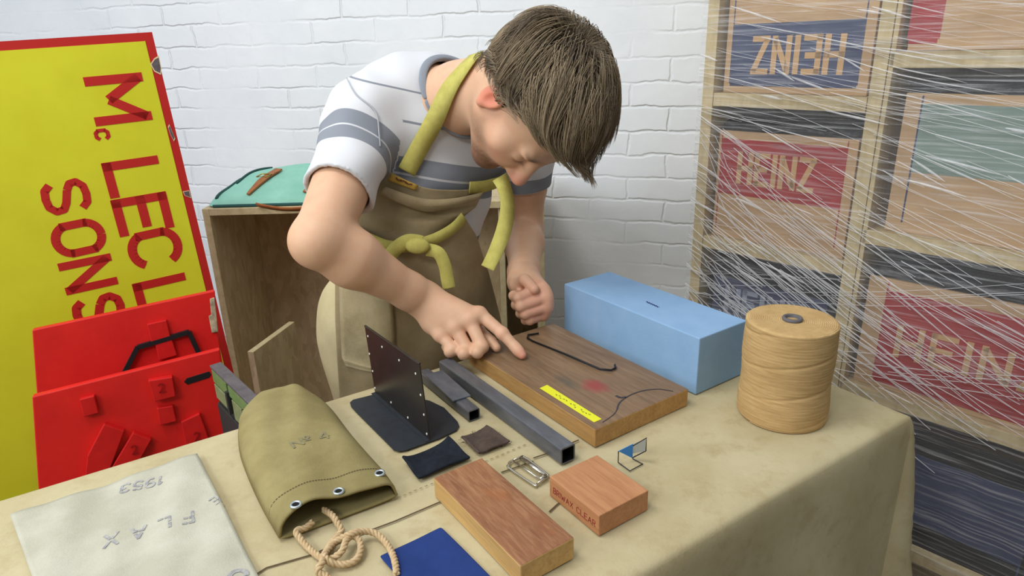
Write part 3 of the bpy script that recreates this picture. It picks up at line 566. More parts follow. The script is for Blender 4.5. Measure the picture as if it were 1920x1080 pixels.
# ------------------------------------------------------------------ green satchel on the crate
M_sea = mat('sea_green_canvas', (150, 204, 184), .85, rgb2=(132, 188, 168), scale=(10, 10, 10), bump=.5, bscale=(400, 400, 400), bdist=.0008, spec=.15)
M_pipe = mat('dark_green_piping', (44, 84, 80), .8); M_leather = mat('tan_leather', (168, 104, 52), .5, rgb2=(146, 84, 40), scale=(40, 40, 40), bump=.3, bscale=(200, 200, 200), bdist=.0005); M_brass = mat('brass', (200, 170, 90), .3, metal=1)
stc = empty('satchel', O_+cd*.20+cn*.12+Z3*cz); tag(stc, 'sea green canvas satchel with tan leather straps lying on the crate', 'satchel')
gx, gy = 50, 30; SW, SD = .44, .235; so_ = O_+cd*(-.004)+cn*.008
def sat(u, v, side):
    e = ((1-abs(2*u-1)**5)*(1-abs(2*v-1)**3)); e = max(e, 0)**.5; hgt_ = .026+.075*v**1.2*(.55+.45*math.sin(u*2.6+.1))
    z = cz+.004+hgt_*e*(1 if side else .0)+.002*math.sin(u*14+v*9)*e
    xr = .035*(v)*(1-u); inset = .03*(1-(1-abs(2*v-1)**4)**.5)
    return so_+cd*(inset*(1 if u < .5 else -1)*abs(2*u-1)+xr+u*(SW-xr))+cn*(v*SD)+Z3*z-Z3*0
tp_ = [[sat(i/(gx-1), j/(gy-1), 1) for j in range(gy)] for i in range(gx)]; bt_ = [[sat(i/(gx-1), j/(gy-1), 0) for j in range(gy)] for i in range(gx)]
b = MB(); b.grid(tp_); b.grid(bt_); body = b.build('satchel_body', M_sea, stc, smooth=True)
edge = [sat(u, 0, 1)*.5+sat(u, 0, 0)*.5 for u in np.linspace(0, 1, 30)]
b = MB(); b.tube(edge, .0042, 8); b.build('lower_piping', M_pipe, stc, smooth=True)
b = MB(); b.tube([sat(.05, v, 1)+Z3*.002 for v in np.linspace(.1, .95, 20)], .004, 8); b.build('side_piping', M_pipe, stc, smooth=True)
for pl in ([(.10, .45), (.14, .7), (.24, .86)], [(.30, .93), (.48, .97), (.7, .95), (.95, .9)]):
    b = MB(); b.tube([sat(u, v, 1)+Z3*.003 for u, v in smoothpath([(p[0], p[1], 0) for p in pl], 8) for u, v in [(u, v)]] if False else [sat(p[0], p[1], 1)+Z3*.003 for p in smoothpath([(a_, c_, 0) for a_, c_ in pl], 8)], .0034, 8); b.build('flap_piping', M_pipe, stc, smooth=True)
for u0 in (.31, .66):
    st = [sat(u0-.06+.10*t, .10+.52*t, 1)+Z3*.005 for t in np.linspace(0, 1, 12)]; b = MB(); G = []
    for k, p in enumerate(st):
        wd = .011*(.35+.65*min(1, k/5)); G.append([p-cd*wd+cn*wd*.5, p+cd*wd-cn*wd*.5])
    b.grid(G); s_ = b.build('leather_strap', M_leather, stc, solid=.004)
    c_ = sat(u0-.01, .38, 1)+Z3*.012; b = MB(); b.tube([c_+cd*x_+cn*y_+Z3*z_ for x_, y_, z_ in ((-.014, -.012, 0), (.014, -.02, 0), (.018, .012, .002), (-.010, .02, .002))], .0018, 8, True); b.build('buckle_frame', M_brass, s_, smooth=True)
b = MB(); G = []
for t in np.linspace(0, 1, 16):
    p = so_+cd*(.15+.20*t)-cn*(.012+.020*math.sin(math.pi*t))+Z3*(cz+.004-.010*math.sin(math.pi*t)); G.append([p, p-cn*.010+Z3*.010+Z3*0])
b.grid(G); b.build('leather_handle', M_leather, stc, solid=.004, smooth=True)
# ------------------------------------------------------------------ yellow enamel sign
SB = hdir(58.0); s0_ = P(405, 560, 1.53); s1_ = P(285, 60, 1.0); 
# the right edge leans back a little; the plane holds the edge and the direction SB
hn_ = np.array([-SB[1], SB[0], 0.]); lean = P(285, 60, (.05-float(hn_@(CAM-s0_)))/float(hn_@ray(285, 60))); ed = unit(s0_-lean); sn_ = unit(np.cross(SB, ed)); 
if np.dot(sn_, CAM-s0_) < 0: sn_ = -sn_
def SG(px, py): return onplane(px, py, s0_, sn_)
tr_ = SG(285, 60); lft = unit(SG(188, 66)-tr_); dwn = unit(SG(405, 560)-tr_); SWd, SHt = .58, np.linalg.norm(SG(405, 560)-tr_)*1.62
SHt = min(SHt, (tr_[2]-.03)/-dwn[2])
M_yel = mat('yellow_enamel', (206, 204, 44), .4, rgb2=(198, 194, 38), scale=(6, 6, 6), coat=.08, spec=.3); M_redp = mat('red_enamel', (178, 36, 32), .4, coat=.08); M_rust = mat('rust_chip', (104, 96, 100), .8, rgb2=(70, 60, 60), scale=(80, 80, 80)); M_chipe = mat('chip_cream', (214, 190, 150), .7)
sg = empty('enamel_sign', (tr_+lft*SWd/2+dwn*SHt)*[1, 1, 0]); tag(sg, 'tall yellow enamel shop sign with red letters leaning at the left wall', 'sign')
b = MB(); b.prism([tr_, tr_+lft*SWd, tr_+lft*SWd+dwn*SHt, tr_+dwn*SHt], -sn_*.003); b.build('sign_border', M_redp, sg)
bw = .0165; i0 = tr_+lft*bw+dwn*bw
b = MB(); b.prism([i0, i0+lft*(SWd-2*bw), i0+lft*(SWd-2*bw)+dwn*(SHt-2*bw), i0+dwn*(SHt-2*bw)], sn_*.0008); b.build('yellow_field', M_yel, sg)
b = MB(); ltr = lambda ch, px, py, h, st, sx: lettering(b, ch, SG(px, py)+sn_*.0008, dwn, -lft, h, st, 0, .0007, sn_, sx=sx)
hL = np.linalg.norm(SG(195, 320)-SG(295, 303))
def dist_px(a, c): return np.linalg.norm(SG(*a)-SG(*c))
for ch, bl, br_, h in (('M', (166, 153), (183, 228), 1.0), ('L', (200, 313), (220, 363), 1.0), ('E', (217, 382), (234, 436), 1.0), ('C', (241, 446), (256, 502), 1.0), ('L', (257, 538), (274, 592), 1.0), ('E', (275, 604), (292, 656), 1)):
    wch = GL[ch][0]; W_ = dist_px(bl, br_)/(hL*h); b = MB(); ltr(ch, bl[0], bl[1], hL*h*.88, .20, W_/wch*1.0/.88); b.build('red_letter', M_redp, sg)
for ch, bl, br_, h in (('c', (178, 246), (184, 262), .35), ('S', (78, 350), (90, 400), .7), ('O', (97, 428), (112, 480), .8), ('N', (117, 500), (131, 545), .8), ('S', (138, 570), (150, 612), .8)):
    wch = GL[ch][0]; W_ = dist_px(bl, br_)/(hL*h); b = MB(); ltr(ch, bl[0], bl[1], hL*h, .20, W_/wch); b.build('red_letter', M_redp, sg)
for pts in ([(297, 108), (301, 128), (300, 137), (290, 132), (284, 121), (290, 112)], [(318, 236), (327, 258), (325, 262), (319, 250), (316, 240)], [(344, 360), (354, 358), (357, 370), (347, 366)]):
    c0 = sum(SG(*p) for p in pts)/len(pts); b = MB(); b.prism([c0+(SG(*p)-c0)*1.25+sn_*.0009 for p in pts], sn_*.0003); ch_ = b.build('enamel_chip', M_chipe, sg)
    b = MB(); b.prism([SG(*p)+sn_*.0013 for p in pts], sn_*.0003); b.build('bare_metal', M_rust, ch_)
# ------------------------------------------------------------------ red tool panels
M_rp = mat('red_panel', (218, 32, 28), .45, rgb2=(204, 26, 24), scale=(10, 10, 10), spec=.4, bump=.15, bscale=(60, 60, 60)); M_rb = mat('red_block', (204, 28, 26), .5, rgb2=(188, 22, 22), scale=(30, 30, 30)); M_bk = mat('black_paint', (24, 22, 24), .6); M_pale = mat('worn_pale_wood', (196, 182, 150), .8, rgb2=(120, 108, 90), scale=(60, 60, 60))
RD = hdir(63.0); RN = np.array([RD[1], -RD[0], 0.]); 
if np.dot(RN[:2], -P(300, 600, 1.2)[:2]) < 0: RN = -RN
def panel(name, ref, dep, corners, label, th=.018):
    p0 = P(*ref, dep); n = unit(RN+Z3*.10); f = lambda x, y: onplane(x, y, p0, n)
    q = [f(*c) for c in corners]; b = MB(); b.prism(q, -n*th); o = b.build(name, M_rp, bevel=.002, origin=[q[0][0], q[0][1], min(p[2] for p in q)]); tag(o, label, 'panel', None); return o, f, n
pA, fA, nA = panel('red_panel', (403, 545), 1.32, [(403, 545), (60, 619), (90, 1020), (452, 905), (434, 780), (408, 625)], 'bright red tool panel with a black bent line painted across it, rearmost of the two', .016)
pB, fB, nB = panel('red_panel', (412, 655), 1.235, [(412, 655), (60, 744), (90, 1180), (455, 1010), (430, 800)], 'bright red tool panel carrying several numbered raised blocks, front one of the two', .016)
def block(par, f, n, pts, h, m=None, name='raised_block'):
    b = MB(); b.prism([f(*p) for p in pts], n*h); return b.build(name, m or M_rb, par, bevel=.0015)
block(pA, fA, nA, [(276, 606), (312, 598), (320, 632), (284, 641)], .009); block(pA, fA, nA, [(290, 640), (322, 633), (332, 664), (298, 674)], .009)
b = MB(); pl = [fA(*p) for p in ((232, 700), (258, 650), (354, 621), (373, 662))]; strip(b, pl, .0085, n=nA, lift=.0095, th=.001)
b = MB(); strip(b, pl, .0085, n=nA, lift=.0003, th=.0095); b.build('black_line', M_bk, pA)
block(pA, fA, nA, [(393, 560), (402, 557), (406, 590), (409, 622), (397, 624), (391, 592), (396, 590)], .003, M_pale, 'worn_corner')
blk = block(pB, fB, nB, [(278, 709), (323, 702), (329, 738), (290, 748)], .016); block(pB, fB, nB, [(294, 762), (324, 757), (331, 786), (300, 794)], .011); block(pB, fB, nB, [(339, 788), (374, 772), (386, 804), (396, 836), (352, 850)], .010)
blk2 = block(pB, fB, nB, [(196, 790), (234, 803), (205, 880), (160, 900), (165, 850)], .014); blk3 = block(pB, fB, nB, [(250, 806), (284, 819), (262, 858), (230, 888), (206, 878)], .014)
block(pB, fB, nB, [(150, 745), (178, 738), (186, 770), (158, 778)], .012)
for pts in ([(345, 716), (350, 709), (392, 696), (396, 702), (392, 708), (352, 721)],): block(pB, fB, nB, pts, .0012, M_bk, 'slot')
for par, p, h in ((blk, (300, 730), .018), (blk3, (250, 845), .016), (pB, (366, 822), .0115)):
    b = MB(); o_ = fB(*p)+nB*h; lettering(b, '2', o_, RD*(1 if RD[0] > 0 else -1), Z3, .016, .16, thick=.0003, nrm=nB); b.build('number_mark', mat('dark_red_mark', (150, 16, 18), .6) if 'dark_red_mark' not in bpy.data.materials else bpy.data.materials['dark_red_mark'], par)
# ------------------------------------------------------------------ green box end beside the red panels
M_grn = mat('faded_green_paint', (92, 122, 62), .7, rgb2=(120, 138, 88), scale=(40, 40, 40)); M_grn2 = mat('light_green_paint', (134, 142, 100), .75, rgb2=(112, 122, 80), scale=(50, 50, 50)); M_edg = mat('grey_edge', (104, 98, 100), .6, rgb2=(86, 80, 84), scale=(60, 60, 60)); M_dark = mat('dark_board', (48, 50, 48), .7)
ga, gb_ = P(398, 686, 1.17), P(476, 744, 1.02); gb_[2] = ga[2]; gd = unit(gb_-ga); gL = np.linalg.norm(gb_-ga); gn = unit(np.cross(gd, Z3)); 
if np.dot(gn, CAM-ga) < 0: gn = -gn
GVf = lambda x, y: onplane(x, y, ga, gn)
gz = ga[2]; gr = empty('green_box', (ga+gb_)/2*[1, 1, 0]); tag(gr, 'green slatted box with a grey top edge beside the red panels', 'box')
def gbx(name, s0, s1, z0, z1, d0, d1, m, bv=.001):
    b = MB(); b.box(ga*[1, 1, 0]+gd*(s0+s1)/2+gn*(d0+d1)/2+Z3*(z0+z1)/2, gd, gn, Z3, (s1-s0)/2, abs(d1-d0)/2, (z1-z0)/2); return b.build(name, m, gr, rot=math.atan2(gd[1], gd[0]), bevel=bv)
gbx('back_board', 0, gL, 0, gz-.004, -.010, 0, M_dark); gbx('top_edge', -.002, gL+.003, gz-.003, gz+.002, -.016, .004, M_edg); gbx('corner_post', gL-.004, gL+.004, gz-.030, gz, -.018, .006, M_edg)
gbx('slat', 0, gL*.36, gz-.030, gz-.006, 0, .003, M_grn); gbx('slat', gL*.40, gL-.005, gz-.027, gz-.006, 0, .003, M_grn); gbx('slat', 0, gL*.36, gz-.062, gz-.034, 0, .003, M_grn2); gbx('slat', gL*.44, gL*.66, gz-.068, gz-.030, 0, .003, M_grn2); gbx('slat', gL*.68, gL-.004, gz-.066, gz-.030, 0, .003, M_grn2)
gbx('catch', gL*.37, gL*.41, gz-.060, gz-.018, .002, .008, M_dark); gbx('lower_board', 0, gL, .0, gz-.072, 0, .004, M_dark)
# ------------------------------------------------------------------ wrapped shelf unit with printed crates
SD_ = hdir(137.0); SNn = np.array([-SD_[1]*-1, 0, 0]); SNn = unit(np.array([-.73, -.68, 0])); SNn = unit(np.cross(SD_, Z3)); 
if np.dot(SNn[:2], -np.array([.45, 1.6])) < 0: SNn = -SNn
rr_ = ray(1311, 265); e0 = unit(rr_*[1, 1, 0])*1.66; e0 = np.array([e0[0], e0[1], 0.])
def SV(px, py, off=0): return onplane(px, py, e0+SNn*off, SNn)
def sOf(p): return float(np.dot(p-e0, SD_))
M_shelf = mat('shelf_board', (206, 188, 146), .75, rgb2=(186, 166, 122), scale=(50, 50, 12), bump=.2, bscale=(60, 60, 60))
sM = sOf(SV(1652, 60))*.5+sOf(SV(1603, 480))*.5; zA = SV(1325, 186)[2]; zB = SV(1316, 452)[2]; zR1 = SV(1690, 112)[2]; zR2 = SV(1690, 455)[2]; zR3 = SV(1640, 745)[2]
dz = zA-zB; zT = zA+dz; zC = zB-dz; zTop = 2.35; SDep = .28; TB = .0145; sR = sM+.47; sE2 = sR+.02
print('shelf', sM, zA, zB, zC, zR1, zR2, zR3)
def shelfthing(label, s0, s1, levels, endposts):
    r = empty('shelf_unit', e0+SD_*(s0+s1)/2-SNn*SDep/2); tag(r, label, 'shelf unit'); an = math.atan2(SD_[1], SD_[0])
    def bx(name, a, c, z0, z1, d0=0, d1=SDep, m=M_shelf):
        b = MB(); b.box(e0+SD_*(a+c)/2-SNn*(d0+d1)/2+Z3*(z0+z1)/2, SD_, SNn, Z3, (c-a)/2, (d1-d0)/2, (z1-z0)/2); b.build(name, m, r, rot=an, bevel=.001)
    for a, c in endposts: bx('upright', a, c, 0, zTop)
    for z in levels: bx('shelf_board', s0+TB*2, s1-TB*2, z-TB, z+TB)
    bx('back_panel', s0+TB*2, s1-TB*2, .03, zTop, SDep-.006, SDep)
shelfthing('tall pale shelf bay nearest the brick wall, wrapped in clear film', 0, sM+TB, [.09, zC-dz, zC, zB, zA, zT], [(0, TB*1.9), (sM-TB*.9, sM+TB*.9)])
zR4 = zR3-(zR2-zR3); shelfthing('second tall shelf bay to the right, farther from the brick wall', sM-TB+.001, sR, [.06, zR4, zR3, zR2, zR1, zR1+.31], [(sM+TB, sM+TB*1.6), (sR-TB*2, sR)])
M_kraft = mat('kraft_crate', (200, 166, 124), .7, rgb2=(184, 150, 110), scale=(8, 8, 40), bump=.2, bscale=(80, 80, 80)); M_navyp = mat('navy_print', (54, 64, 96), .6, rgb2=(64, 74, 106), scale=(30, 30, 30)); M_redpr = mat('red_print', (172, 44, 46), .6, rgb2=(158, 40, 42), scale=(30, 30, 30))
M_gprint = mat('grey_green_print', (128, 148, 138), .6); M_liner = mat('black_polythene', (26, 26, 30), .3, bump=.8, bscale=(30, 60, 60), bdist=.006); M_cream = mat('cream_print', (200, 160, 112), .7)
def crate(label, s0, s1, z0, h, pan, pm, text=None, flip=False, tcol=None, liner=False, face=None, dep=.24, off=.022, th_=None, tx=None, cat='crate'):
    zz0 = z0+TB+.0005; an = math.atan2(SD_[1], SD_[0]); F0 = e0-SNn*off
    r = empty('printed_crate', F0+SD_*(s0+s1)/2+Z3*zz0); tag(r, label, cat)
    def bx(name, a, c, za, zb, d0, d1, m, par=r, bv=.001):
        b = MB(); b.box(F0+SD_*(a+c)/2-SNn*(d0+d1)/2+Z3*(za+zb)/2, SD_, SNn, Z3, (c-a)/2, abs(d1-d0)/2, (zb-za)/2); return b.build(name, m, par, rot=an, bevel=bv)
    k = face or M_kraft; bx('front_board', s0, s1, zz0, zz0+h, 0, .012, k); bx('side_board', s0, s0+.012, zz0, zz0+h, .0125, dep, M_kraft); bx('side_board', s1-.012, s1, zz0, zz0+h, .0125, dep, M_kraft); bx('back_board', s0+.0125, s1-.0125, zz0, zz0+h, dep-.012, dep, M_kraft); bx('base_board', s0+.0125, s1-.0125, zz0, zz0+.012, .0125, dep-.0125, M_kraft)
    u0, u1, v0, v1 = pan; W = s1-s0
    pp = bx('printed_panel', s0+u0*W, s0+u1*W, zz0+v0*h, zz0+v1*h, -.0006, 0, pm, bv=0)
    for uu in (u0-.008, u1):
        bx('printed_line', s0+uu*W, s0+(uu+.008)*W, zz0+.02, zz0+h*.985, -.0004, 0, M_navyp if pm is not M_redpr else M_redpr, bv=0)
    if text:
        b = MB(); ph = (v1-v0)*h; lh = ph*(th_ or .5); n_ = SNn; ww = lettering(MB(), text, (0, 0, 0), SD_, Z3, lh, .18, .34, sx=1); sx_ = (u1-u0)*W*(tx or .74)/ww
        cx = s0+(u0+u1)/2*W; cz_ = zz0+(v0+v1)/2*h
        if flip: o_ = F0+SD_*(cx+ww*sx_/2)+Z3*(cz_+lh/2); lettering(b, text, o_+n_*.0007, -SD_, -Z3, lh, .18, .34, .0005, n_, sx=sx_)
        else: o_ = F0+SD_*(cx-ww*sx_/2)+Z3*(cz_-lh/2); lettering(b, text, o_+n_*.0007, SD_, Z3, lh, .18, .34, .0005, n_, sx=sx_)
        b.build('printed_lettering', tcol or M_cream, pp)
    if liner:
        b = MB(); G = [[F0+SD_*(s0+.004+(W-.008)*i/24)-SNn*(.008+j*(dep-.03)/8)+Z3*(zz0+h+.004+liner*(.75+.25*math.sin(i*1.3+j*1.7))*(1-(abs(j-4)/4)**3*.35)) for j in range(9)] for i in range(25)]
        b.grid(G); G2 = [[p*[1, 1, 0]+Z3*(zz0+h-.004 if kk else p[2]) for kk in range(2)] for p in [g[0] for g in G]]; b.grid(G2); b.build('black_liner', M_liner, r, smooth=True, solid=.001)
L0, L1_ = TB*1.9+.012, sM-TB-.010
crate('kraft brown crate with upside down lettering on a navy panel, top left', L0, L1_, zA, dz-.05, (.05, .93, .05, .50), M_navyp, 'HEINZ', True, th_=.52)
crate('red printed crate with black liner on the middle shelf below the navy one', L0, L1_, zB, dz-.085, (.03, .93, .42, .93), M_redpr, 'HEINZ', False, th_=.5, liner=.022, tcol=M_cream, tx=.66)
crate('dark blue printed crate with black liner on the shelf behind the foam block', L0, L1_, zC, dz-.08, (.06, .94, .45, .92), M_navyp, 'HEINZ', False, th_=.55, liner=.02, face=M_liner, tcol=mat('pale_print', (150, 160, 180), .6))
crate('plain brown crate on the lowest shelf of the bay by the wall', L0, L1_, zC-dz, dz-.07, (.1, .9, .3, .8), M_redpr)
R0_, R1_ = sM+TB*1.6+.012, sR-TB*2-.01
crate('brown crate with a red panel on the highest shelf of the right bay', R0_, R1_, zR1, .24, (.0, .12, .05, .8), M_redpr, None)
crate('brown crate with grey green panel standing in the right bay', R0_+.012, R1_, zR2, (zR1-zR2)-.075, (.08, .9, .45, .93), M_gprint, None, liner=.018)
crate('red crate with cream lettering under a black liner, low in the right bay', R0_, R1_, zR3, (zR2-zR3)-.10, (.10, .97, .05, .9), M_redpr, 'HEINZ', False, th_=.3, liner=.03, tx=.8)
crate('dark crate on the bottom shelf of the right bay behind the tablecloth', R0_, R1_, zR4, (zR3-zR4)-.07, (.1, .9, .2, .8), M_navyp, face=M_liner)
# ------------------------------------------------------------------ clear stretch film round the shelves
def film_mat(name, alpha, rough, streak=False, white=.9):
    m = bpy.data.materials.new(name); m.use_nodes = True; nt = m.node_tree; N = nt.nodes; L = nt.links; N.clear()
    out = N.new('ShaderNodeOutputMaterial'); tr = N.new('ShaderNodeBsdfTransparent'); pr = N.new('ShaderNodeBsdfPrincipled'); mx = N.new('ShaderNodeMixShader'); pr.inputs['Base Color'].default_value = (white, white, white*1.02, 1); pr.inputs['Roughness'].default_value = rough; pr.inputs['Specular IOR Level'].default_value = .9
    L.new(tr.outputs[0], mx.inputs[1]); L.new(pr.outputs[0], mx.inputs[2]); L.new(mx.outputs[0], out.inputs[0]); mx.inputs[0].default_value = alpha
    tc = N.new('ShaderNodeTexCoord'); mp = N.new('ShaderNodeMapping'); mp.inputs['Rotation'].default_value = (0, math.radians(26), 0); mp.inputs['Scale'].default_value = (5, 1, 170); L.new(tc.outputs['Object'], mp.inputs[0])
    n = N.new('ShaderNodeTexNoise'); n.inputs['Scale'].default_value = 1; n.inputs['Detail'].default_value = 5; L.new(mp.outputs[0], n.inputs[0])
    if streak:
        r = N.new('ShaderNodeMapRange'); r.inputs[1].default_value = .5; r.inputs[2].default_value = .78; r.inputs[3].default_value = alpha*.6; r.inputs[4].default_value = alpha*3.2; L.new(n.outputs[0], r.inputs[0]); L.new(r.outputs[0], mx.inputs[0])
    bp = N.new('ShaderNodeBump'); bp.inputs['Strength'].default_value = .9; bp.inputs['Distance'].default_value = .003; L.new(n.outputs[0], bp.inputs['Height']); L.new(bp.outputs[0], pr.inputs['Normal'])
    return m
M_film = film_mat('clear_film', .15, .2, True); M_fold = film_mat('film_fold', .5, .14)
fl = empty('stretch_film', e0+SD_*sM); fl.location.z = 0; tag(fl, 'crinkled clear stretch film wound around both shelf bays', 'plastic film')
an = math.atan2(SD_[1], SD_[0]); FO = .006
nx, nz_ = 60, 90; b = MB(); b.grid([[e0+SD_*(-.008+(sR+.016)*i/nx)+SNn*(FO+.003*math.sin(i*.9+j*.35)*math.sin(j*.7)+.002*math.sin(j*2.1+i*.2))+Z3*(.05+(zTop-.1)*j/nz_) for j in range(nz_+1)] for i in range(nx+1)])
b.build('film_sheet', M_film, fl, smooth=True, rot=an)
b = MB(); b.grid([[e0+SD_*(-.008+.0*i)-SNn*(-FO+SDep*i/8)+Z3*(.05+(zTop-.1)*j/20) for j in range(21)] for i in range(9)]); b.build('film_side', M_film, fl, smooth=True, rot=an)
r = random.Random(11); b = MB()
def fold(s, z, L, sl, wd, wob):
    n = max(4, int(L/.05)); P_ = []
    for i in range(n+1):
        t = i/n; ss = s+L*t; zz = z+sl*L*t+wob*math.sin(t*5+s*9)
        if ss > sR+.005: break
        P_.append((ss, zz, wd*math.sin(math.pi*min(1, max(.04, t)))**.5))
    if len(P_) < 3: return
    b.grid([[e0+SD_*max(-.006, a)+SNn*(FO+.0045)+Z3*(c-w_/2), e0+SD_*max(-.006, a)+SNn*(FO+.0075)+Z3*c, e0+SD_*max(-.006, a)+SNn*(FO+.0045)+Z3*(c+w_/2)] for a, c, w_ in P_])
for k in range(330):
    z = r.uniform(.75, 1.95); s = r.uniform(-.1, sR-.1)
    base = -.18 if z > zA-.03 else (-.55 if s < sM*.75 else -.32)
    s = max(-.005, s); fold(s, z, r.uniform(.1, .5), base+r.gauss(0, .05), r.choice([.0005, .0006, .0008, .001, .0013, .003]), r.uniform(-.006, .006))
for k in range(46): fold(max(-.005, r.uniform(-.05, sR-.2)), r.uniform(zC, zT), r.uniform(.04, .13), r.uniform(-.6, -.15), r.uniform(.003, .007), 0)
for k in range(36): fold(max(-.005, r.uniform(-.05, .1)), r.uniform(zB-.25, zA-.05), r.uniform(.06, .22), r.uniform(-1.3, .2), r.choice([.0008, .0012, .003]), r.uniform(-.02, .02))
for k in range(14): fold(max(-.005, r.uniform(-.05, .5)), r.uniform(zC, zB+.1), r.uniform(.2, .5), r.uniform(.1, .35), .0007, .004)
o = b.build('film_fold', M_fold, fl, smooth=True, rot=an); o['kind'] = 'stuff'
# ------------------------------------------------------------------ implicit surfaces: one smooth skin over shaped volumes
class Prim:
    def __init__(s, kind, k, **a): s.kind = kind; s.k = k; s.__dict__.update(a)
def cone(a, b, ra, rb, k=.012): a, b = np.asarray(a, float), np.asarray(b, float); return Prim('cone', k, a=a, b=b, ra=ra, rb=rb, c=(a+b)/2, R=np.linalg.norm(b-a)/2+max(ra, rb))
def ell(c, r, k=.012, F=None): return Prim('ell', k, c=np.asarray(c, float), r=np.asarray(r, float), F=np.eye(3) if F is None else np.asarray(F), R=max(r))
def sub(p): p.sub = True; return p
def pd(p, X):
    if p.kind == 'cone':
        ab = p.b-p.a; L2 = ab@ab; t = np.clip(((X-p.a)@ab)/L2, 0, 1); return np.linalg.norm(X-p.a-t[:, None]*ab, axis=1)-(p.ra+(p.rb-p.ra)*t)
    q = ((X-p.c)@p.F.T); k0 = np.linalg.norm(q/p.r, axis=1); k1 = np.linalg.norm(q/p.r**2, axis=1); return k0*(k0-1)/np.maximum(k1, 1e-9)
def field(prims, X, cc=None, cr=0):
    d = np.full(len(X), 1.0)
    for p in prims:
        if cc is not None and np.linalg.norm(p.c-cc)-p.R > cr+.05: continue
        e = pd(p, X)
        if getattr(p, 'sub', False):
            h = np.clip(.5-.5*(e+d)/p.k, 0, 1); d = d*(1-h)-e*h+p.k*h*(1-h)
        else:
            h = np.clip(.5+.5*(d-e)/p.k, 0, 1); d = d*(1-h)+e*h-p.k*h*(1-h)
    return d
def surface(fn, lo, hi, vox, B=16):
    """naive surface nets, worked block by block; fn(X, centre, radius) -> distance"""
    lo = np.asarray(lo, float); n = np.ceil((np.asarray(hi)-lo)/vox/B).astype(int); g = np.stack(np.meshgrid(*[np.arange(B+1)]*3, indexing='ij'), -1).reshape(-1, 3); rad = B*vox*.87
    keys, pos, quads = [], [], []; KX, KY = 1 << 40, 1 << 20
    bi = np.stack(np.meshgrid(*[np.arange(k) for k in n], indexing='ij'), -1).reshape(-1, 3); cen = lo+(bi+.5)*B*vox
    dc = np.concatenate([fn(c, None, 0) for c in np.array_split(cen, max(1, len(cen)//20000))])
    for b_, c_ in zip(bi[dc < rad*1.25], cen[dc < rad*1.25]):
        i0 = b_*B; D = fn(lo+(g+i0)*vox, c_, rad).reshape(B+1, B+1, B+1)
        if D.min() > 0 or D.max() < 0: continue
        S_ = D < 0; cnt = sum(S_[i:B+i, j:B+j, k:B+k].astype(int) for i in (0, 1) for j in (0, 1) for k in (0, 1)); act = np.argwhere((cnt > 0) & (cnt < 8))
        if not len(act): continue
        acc = np.zeros((len(act), 3)); m = np.zeros(len(act))
        for ax in range(3):
            o1, o2 = [a for a in range(3) if a != ax]
            for u in (0, 1):
                for v in (0, 1):
                    a = act.copy(); a[:, o1] += u; a[:, o2] += v; c2 = a.copy(); c2[:, ax] += 1; da = D[tuple(a.T)]; db = D[tuple(c2.T)]; x = (da < 0) != (db < 0)
                    t = np.where(x, da/np.where(x, da-db, 1), 0); p = a.astype(float); p[:, ax] += t; acc += p*x[:, None]; m += x
        G_ = act+i0; keys.append(G_[:, 0]*KX+G_[:, 1]*KY+G_[:, 2]); pos.append(lo+(acc/m[:, None]+i0)*vox)
        for ax in range(3):
            o1, o2 = [(1, 2), (2, 0), (0, 1)][ax]; sl = [slice(0, B)]*3; s2 = list(sl); s2[ax] = slice(1, B+1); A = S_[tuple(sl)]; C_ = S_[tuple(s2)]; e = np.argwhere(A != C_)
            if not len(e): continue
            inv = A[tuple(e.T)]; e = e+i0; q = []
            for u, v in ((-1, -1), (0, -1), (0, 0), (-1, 0)): w_ = e.copy(); w_[:, o1] += u; w_[:, o2] += v; q.append(w_[:, 0]*KX+w_[:, 1]*KY+w_[:, 2])
            q = np.stack(q, 1); q[~inv] = q[~inv][:, ::-1]; quads.append(q)
    keys = np.concatenate(keys); pos = np.concatenate(pos); o = np.argsort(keys); ks = keys[o]; q = np.concatenate(quads); i = np.searchsorted(ks, q); i = np.minimum(i, len(ks)-1); ok = (ks[i] == q).all(1); return pos[o], i[ok]
def mesh_np(name, V, Fc, m, parent, origin=(0, 0, 0), smooth=True, colors=None, attrs=None):
    me = bpy.data.meshes.new(name); V = np.asarray(V)-np.asarray(origin); k = Fc.shape[1]
    me.vertices.add(len(V)); me.vertices.foreach_set('co', V.astype(np.float32).ravel()); me.loops.add(Fc.size); me.loops.foreach_set('vertex_index', Fc.astype(np.int32).ravel())
    me.polygons.add(len(Fc)); me.polygons.foreach_set('loop_start', np.arange(0, Fc.size, k, dtype=np.int32)); me.polygons.foreach_set('loop_total', np.full(len(Fc), k, dtype=np.int32)); me.update(calc_edges=True)
    me.polygons.foreach_set('use_smooth', np.full(len(Fc), smooth)); me.materials.append(m)
    if colors is not None:
        a = me.color_attributes.new('tint', 'FLOAT_COLOR', 'POINT'); a.data.foreach_set('color', np.concatenate([colors, np.ones((len(V), 1))], 1).astype(np.float32).ravel())
    for kk, vv in (attrs or {}).items(): a = me.attributes.new(kk, 'FLOAT', 'POINT'); a.data.foreach_set('value', np.asarray(vv, np.float32))
    o = bpy.data.objects.new(name, me); COL.objects.link(o); Mw = Matrix.Translation(Vector([float(x) for x in origin])); o.matrix_world = Mw
    if parent is not None: o.parent = parent; o.matrix_parent_inverse = Matrix.Identity(4); o.matrix_local = world_of(parent).inverted() @ Mw
    o['_w'] = [x for r_ in Mw for x in r_]; return o
